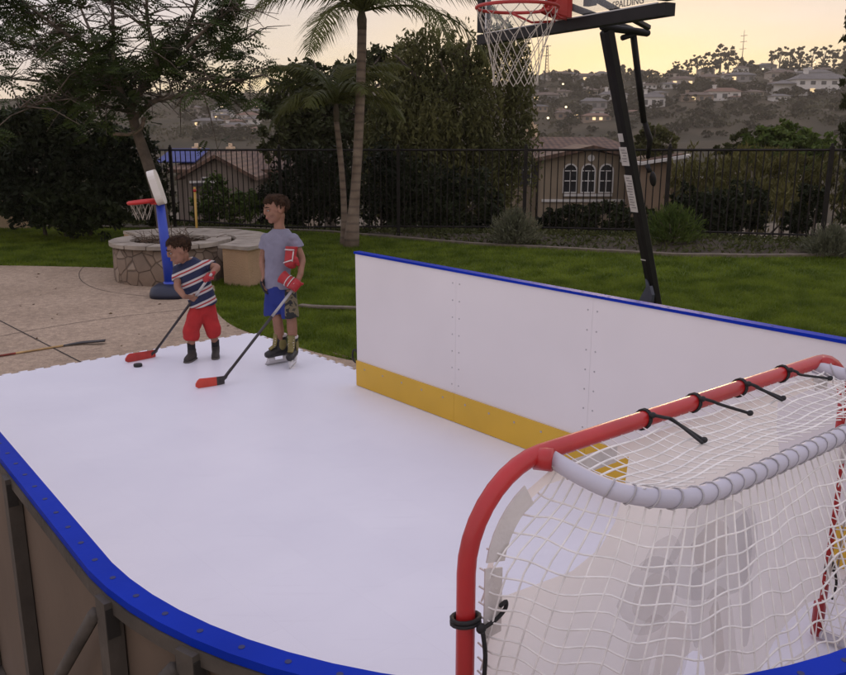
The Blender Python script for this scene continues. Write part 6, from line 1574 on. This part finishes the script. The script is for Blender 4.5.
# bare-shaped right hand inside a thin dark glove
open_hand(body, wrR, V((.10, -.10, -1)), V((.75, -.55, 0)), V((-.5, -.85, .0)), .155, .45)
topk = P1(299.5, 281, -.20); heel1 = G(224.5, 384, 0); toe1 = G(197.5, 389.5, 0)
ax1 = (topk - (heel1 + V((0, 0, .05)))).normalized(); gc = topk - ax1 * .055
limb3(body, [wrL, gc + (wrL - gc).normalized() * .05], [.027, .024]); grip(body, gc, ax1, (wrL - gc), .15, .015)
remesh(body, 'body', .0052, m_skin, boy, 3)
b = MB(); open_hand(b, wrR - V((.0, 0, .012)), V((.10, -.10, -1)), V((.75, -.55, 0)), V((-.5, -.85, 0)), .172, .45, .0125); remesh(b, 'glove', .005, m_gblack, boy, 3)
face_parts(boy, hc, fw, up1, HS); hair(boy, hc, fw, up1, HS, 3, 66)
tee = MB(); rg2 = [(280.5, 229, 6.4, .056)] + RG[1:]; torso(tee, P1, rg2, lat, fwdb, .007)
for s_, e_, f0 in ((shR, elR, .48), (shL, elL, .45)):
    m_ = s_.lerp(e_, f0); tee.ell(s_ + V((0, 0, -.004)), lat * .055, fwdb * .056, V((0, 0, .052))); tee.tube(catmull([s_ + (P1(280, 240) - s_) * .25, s_.lerp(e_, .2), m_], 4), [.054, .054, .054, .055, .056, .057, .059, .061, .063], 14)
crumple(remesh(tee, 'shirt', .0065, m_gtee, boy, 5), .013, 9, .004, 26, (1, 1, .55))
# shorts: blue front, camouflage side panel
m_short, tS, bS = new_mat('blue_camo_shorts'); tcS = tS.nodes.new('ShaderNodeTexCoord'); sS = tS.nodes.new('ShaderNodeSeparateXYZ'); tS.links.new(tcS.outputs['Object'], sS.inputs[0])
nS = tS.nodes.new('ShaderNodeTexNoise'); nS.inputs['Scale'].default_value = 16; tS.links.new(tcS.outputs['Object'], nS.inputs['Vector'])
rS = tS.nodes.new('ShaderNodeValToRGB'); rS.color_ramp.interpolation = 'CONSTANT'; e = rS.color_ramp.elements; e[0].color = (.018, .019, .020, 1); e[1].position = .48; e[1].color = (.16, .13, .075, 1); q_ = e.new(.62); q_.color = (.05, .045, .03, 1); tS.links.new(nS.outputs['Fac'], rS.inputs['Fac'])
gS = tS.nodes.new('ShaderNodeMath'); gS.operation = 'GREATER_THAN'; gS.inputs[1].default_value = px(289.3 - 284); tS.links.new(sS.outputs[0], gS.inputs[0])
xS = tS.nodes.new('ShaderNodeMix'); xS.data_type = 'RGBA'; xS.inputs[6].default_value = (.012, .026, .185, 1); tS.links.new(gS.outputs[0], xS.inputs[0]); tS.links.new(rS.outputs[0], xS.inputs[7]); tS.links.new(xS.outputs[2], bS.inputs['Base Color']); bS.inputs['Roughness'].default_value = .85
sh = MB(); sh.loft([(P1(278.5, 284), lat * .112, fwdb * .088), (P1(279, 293), lat * .125, fwdb * .100), (P1(280, 302), lat * .122, fwdb * .10), (P1(281, 306), lat * .10, fwdb * .08)], 20)
sh.tube([P1(274, 292, .02), P1(274, 302, .02), P1(275.5, 314.5, .0)], [.085, .092, .098], 18); sh.tube([P1(287, 292, -.02), P1(289, 304, -.04), P1(290.5, 318, -.06)], [.082, .080, .078], 18)
crumple(remesh(sh, 'shorts', .0065, m_short, boy, 5), .012, 11, .003, 28, (1, 1, .5))
hockey_glove(gc, ax1, (wrL - gc), boy, 'hockey_glove')
for an, td in ((anR, (-.80, -.6)), (anL, (-.10, -1))): skate(boy, an, td)
stick('hockey stick with bright red blade and silver upper shaft held by the taller boy', topk, heel1, toe1, [(0, .10, m_tape, 'grip'), (.10, .38, m_silver, 'shaft'), (.38, 1, m_shaft, 'shaft')], mat('bright_red_blade', (.58, .055, .030), .4, .12, 10), m_shaft)
tg = thing('hockey_glove', 'red hockey glove with pale trim tucked under the taller boy\'s arm', 'hockey glove', P1(290.5, 258, -.16))
b = MB(); c = P1(290.3, 258, -.165); d_ = V((-.15, -.1, -1)).normalized(); ts_ = V((.85, -.3, 0)).normalized(); nn = d_.cross(ts_).normalized()
open_hand(b, c - d_ * .03, d_, -nn, ts_, .165, .95, .0165); b.loft([(c - d_ * .10, ts_ * .058, nn * .042), (c - d_ * .06, ts_ * .052, nn * .040), (c - d_ * .01, ts_ * .052, nn * .040), (c + d_ * .05, ts_ * .050, nn * .038), (c + d_ * .075, ts_ * .034, nn * .026)], 16)
g = remesh(b, 'glove_body', .005, m_gred, tg, 3)
b = MB(); nf = nn if nn.y < 0 else -nn
b.tube([c + ts_ * x + nf * (.043 - 6 * x * x) + d_ * (.03 - .35 * x) for x in np.linspace(-.042, .042, 7)], .0055, 6); b.tube([c - d_ * .07 + ts_ * x + nf * (.043 - 6 * x * x) for x in np.linspace(-.045, .045, 7)], .0055, 6); b.tube([c + ts_ * (.040) + nf * .034 - d_ * q for q in (-.03, .02, .06)], .0055, 6); b.build('trim', m_gwhite, g)

# ---------------------------------------------------------------- younger boy
Y2 = 7.56
def P2(u, v, dy=0.0): return D(u, v, Y2 + dy)
o2 = P2(203, 361); kid = thing('person', 'smaller boy in striped tee and red trousers leaning over his stick to push the puck', 'person', V((o2.x, Y2, 0)))
hc2 = P2(178.3, 250, -.07); fw2 = V((-.80, -.50, -.30)).normalized(); up2 = V((-.12, -.06, 1)); up2 = (up2 - fw2 * up2.dot(fw2)).normalized(); HS2 = .236
shR2, shL2 = P2(178.5, 269.5, .02), P2(205.5, 264.5, .03)
lat2 = (shL2 - shR2).normalized(); spine = (P2(190, 263, .0) - P2(203, 303, .06)).normalized(); fb2 = lat2.cross(spine).normalized(); fb2 = fb2 if fb2.y < 0 else -fb2
body = MB(); skull(body, hc2, fw2, up2, HS2)
limb3(body, [hc2 - up2 * .06 - fw2 * .03, P2(184.5, 260, -.02), P2(189, 267, .01)], [.043, .043, .055])
RG2 = [(187.5, 258.5, 4.6, .046), (188.6, 261, 8.5, .054), (190, 264, 12.4, .064), (191.5, 269, 14.2, .076), (194.5, 279, 13.6, .082), (198.5, 290, 12.4, .082), (202, 299, 11.6, .082), (203.6, 304.5, 11.8, .084)]
torso(body, P2, RG2, lat2, fb2, -.012)
elR2, wrR2 = P2(177.5, 287, -.10), P2(184, 296.5, -.18); elL2, wrL2 = P2(217, 267.5, -.02), P2(211, 276, -.12)
limb3(body, [shR2, shR2.lerp(elR2, .5), elR2, elR2.lerp(wrR2, .5), wrR2], [.040, .036, .031, .030, .022])
limb3(body, [shL2, shL2.lerp(elL2, .5), elL2, elL2.lerp(wrL2, .5), wrL2], [.040, .036, .032, .030, .022])
hR2, hL2 = P2(198.5, 309, .0), P2(207.5, 308, .03); kR2, kL2 = P2(192, 328, -.05), P2(211, 326, .04); aR2, aL2 = P2(191.3, 346, -.02), P2(215.3, 343, .10)
limb3(body, [hR2, hR2.lerp(kR2, .5), kR2, kR2.lerp(aR2, .4), aR2, aR2 - V((0, 0, .06))], [.066, .058, .044, .043, .030, .030])
limb3(body, [hL2, hL2.lerp(kL2, .5), kL2, kL2.lerp(aL2, .4), aL2, aL2 - V((0, 0, .06))], [.066, .058, .044, .043, .030, .030])
heel2 = G(155.5, 357, 0); toe2 = G(127.5, 363.5, 0); top2 = P2(211.5, 274, -.15); ax2 = (top2 - (heel2 + V((0, 0, .05)))).normalized()
ga = top2 - ax2 * .06; Lk = (top2 - heel2).length; gb = top2 - ax2 * .30
limb3(body, [wrR2, gb + (wrR2 - gb).normalized() * .045], [.022, .02]); grip(body, gb, ax2, (wrR2 - gb), .128, .015)
limb3(body, [wrL2, ga + (wrL2 - ga).normalized() * .045], [.022, .02]); grip(body, ga, ax2, (wrL2 - ga), .128, .015)
remesh(body, 'body', .0048, m_skin, kid, 3)
face_parts(kid, hc2, fw2, up2, HS2); hair(kid, hc2, fw2, up2, HS2, 8, 60)
tee = MB(); torso(tee, P2, [(187.5, 259, 5.6, .052)] + RG2[1:], lat2, fb2, .009)
for s_, e_, f0 in ((shR2, elR2, .62), (shL2, elL2, .62)):
    m_ = s_.lerp(e_, f0); tee.ell(s_, lat2 * .052, fb2 * .052, spine * .047); tee.tube(catmull([s_ + (P2(192, 270) - s_) * .25, s_.lerp(e_, .25), m_], 4), [.052, .053, .053, .053, .054, .055, .056, .057, .058], 14)
ax_s = V((-.40, -.05, .91)).normalized()
crumple(remesh(tee, 'striped_shirt', .0058, stripe_mat('navy_white_red_stripes', ax_s, .33, .108), kid, 4), .011, 10, .004, 28, (1, 1, .7))
pn = MB(); pn.loft([(P2(203.5, 301, .02), lat2 * .098, fb2 * .080), (P2(203.3, 308, .02), lat2 * .108, fb2 * .088), (P2(203, 313, .02), lat2 * .10, fb2 * .08)], 20)
pn.tube(catmull([hR2, P2(194.8, 320, -.03), P2(191.2, 330, -.05), P2(190.8, 339, -.04)], 4), [.078, .079, .079, .078, .077, .076, .076, .075, .074, .073, .072, .070, .066], 16)
pn.tube(catmull([hL2, P2(209.8, 319, .04), P2(212, 327, .05), P2(213, 335, .07)], 4), [.074, .075, .075, .074, .073, .072, .071, .071, .070, .070, .069, .067, .063], 16)
crumple(remesh(pn, 'trousers', .006, m_redp, kid, 4), .014, 11, .005, 26, (1, 1, .8))
def shoe(par, an, td, heel_lift=0.0):
    td = V((td[0], td[1], 0)).normalized(); sd_ = V((-td.y, td.x, 0)); g = V((an.x, an.y, .0))
    b = MB(); b.tube([an + V((0, 0, .03)), an - V((0, 0, .02)), V((an.x, an.y, .05))], [.038, .037, .036], 12); b.build('sock', m_sock, par)
    mb = MB(); mb.loft([(g - td * .052 + V((0, 0, .040)), sd_ * .026, V((0, 0, .036))), (g - td * .02 + V((0, 0, .048)), sd_ * .034, V((0, 0, .044))), (g + td * .04 + V((0, 0, .040)), sd_ * .036, V((0, 0, .036))), (g + td * .085 + V((0, 0, .030)), sd_ * .036, V((0, 0, .026))), (g + td * .118 + V((0, 0, .024)), sd_ * .022, V((0, 0, .018)))], 16)
    mb.loft([(g + V((0, 0, .05)), td * .046, sd_ * .036), (g + V((0, 0, .105)) - td * .004, td * .044, sd_ * .039)], 14)
    sh_ = remesh(mb, 'shoe', .005, m_shoe, par, 3)
    b = MB(); b.prism([g + td * x + sd_ * y + V((0, 0, .001)) for x, y in ((-.065, -.02), (-.055, .026), (.0, .034), (.07, .040), (.112, .028), (.126, .0), (.112, -.028), (.07, -.038), (.0, -.034), (-.05, -.03))], (0, 0, .014)); b.build('sole', m_sole, sh_)
shoe(kid, aR2, (-.25, -1)); shoe(kid, aL2, (.15, -1))
b = MB()
grip(b, ga, ax2, (wrL2 - ga), .16, .015, .0125); wd_ = (wrL2 - ga).normalized(); b.ell(ga + wd_ * .045, ax2 * .044, wd_ * .036, ax2.cross(wd_) * .030); remesh(b, 'glove', .005, m_gred, kid, 3)
stick('hockey stick with dark red blade held in both hands by the smaller boy', top2, heel2, toe2, [(0, .30, m_tape, 'grip'), (.30, 1, m_shaft, 'shaft')], m_sred)
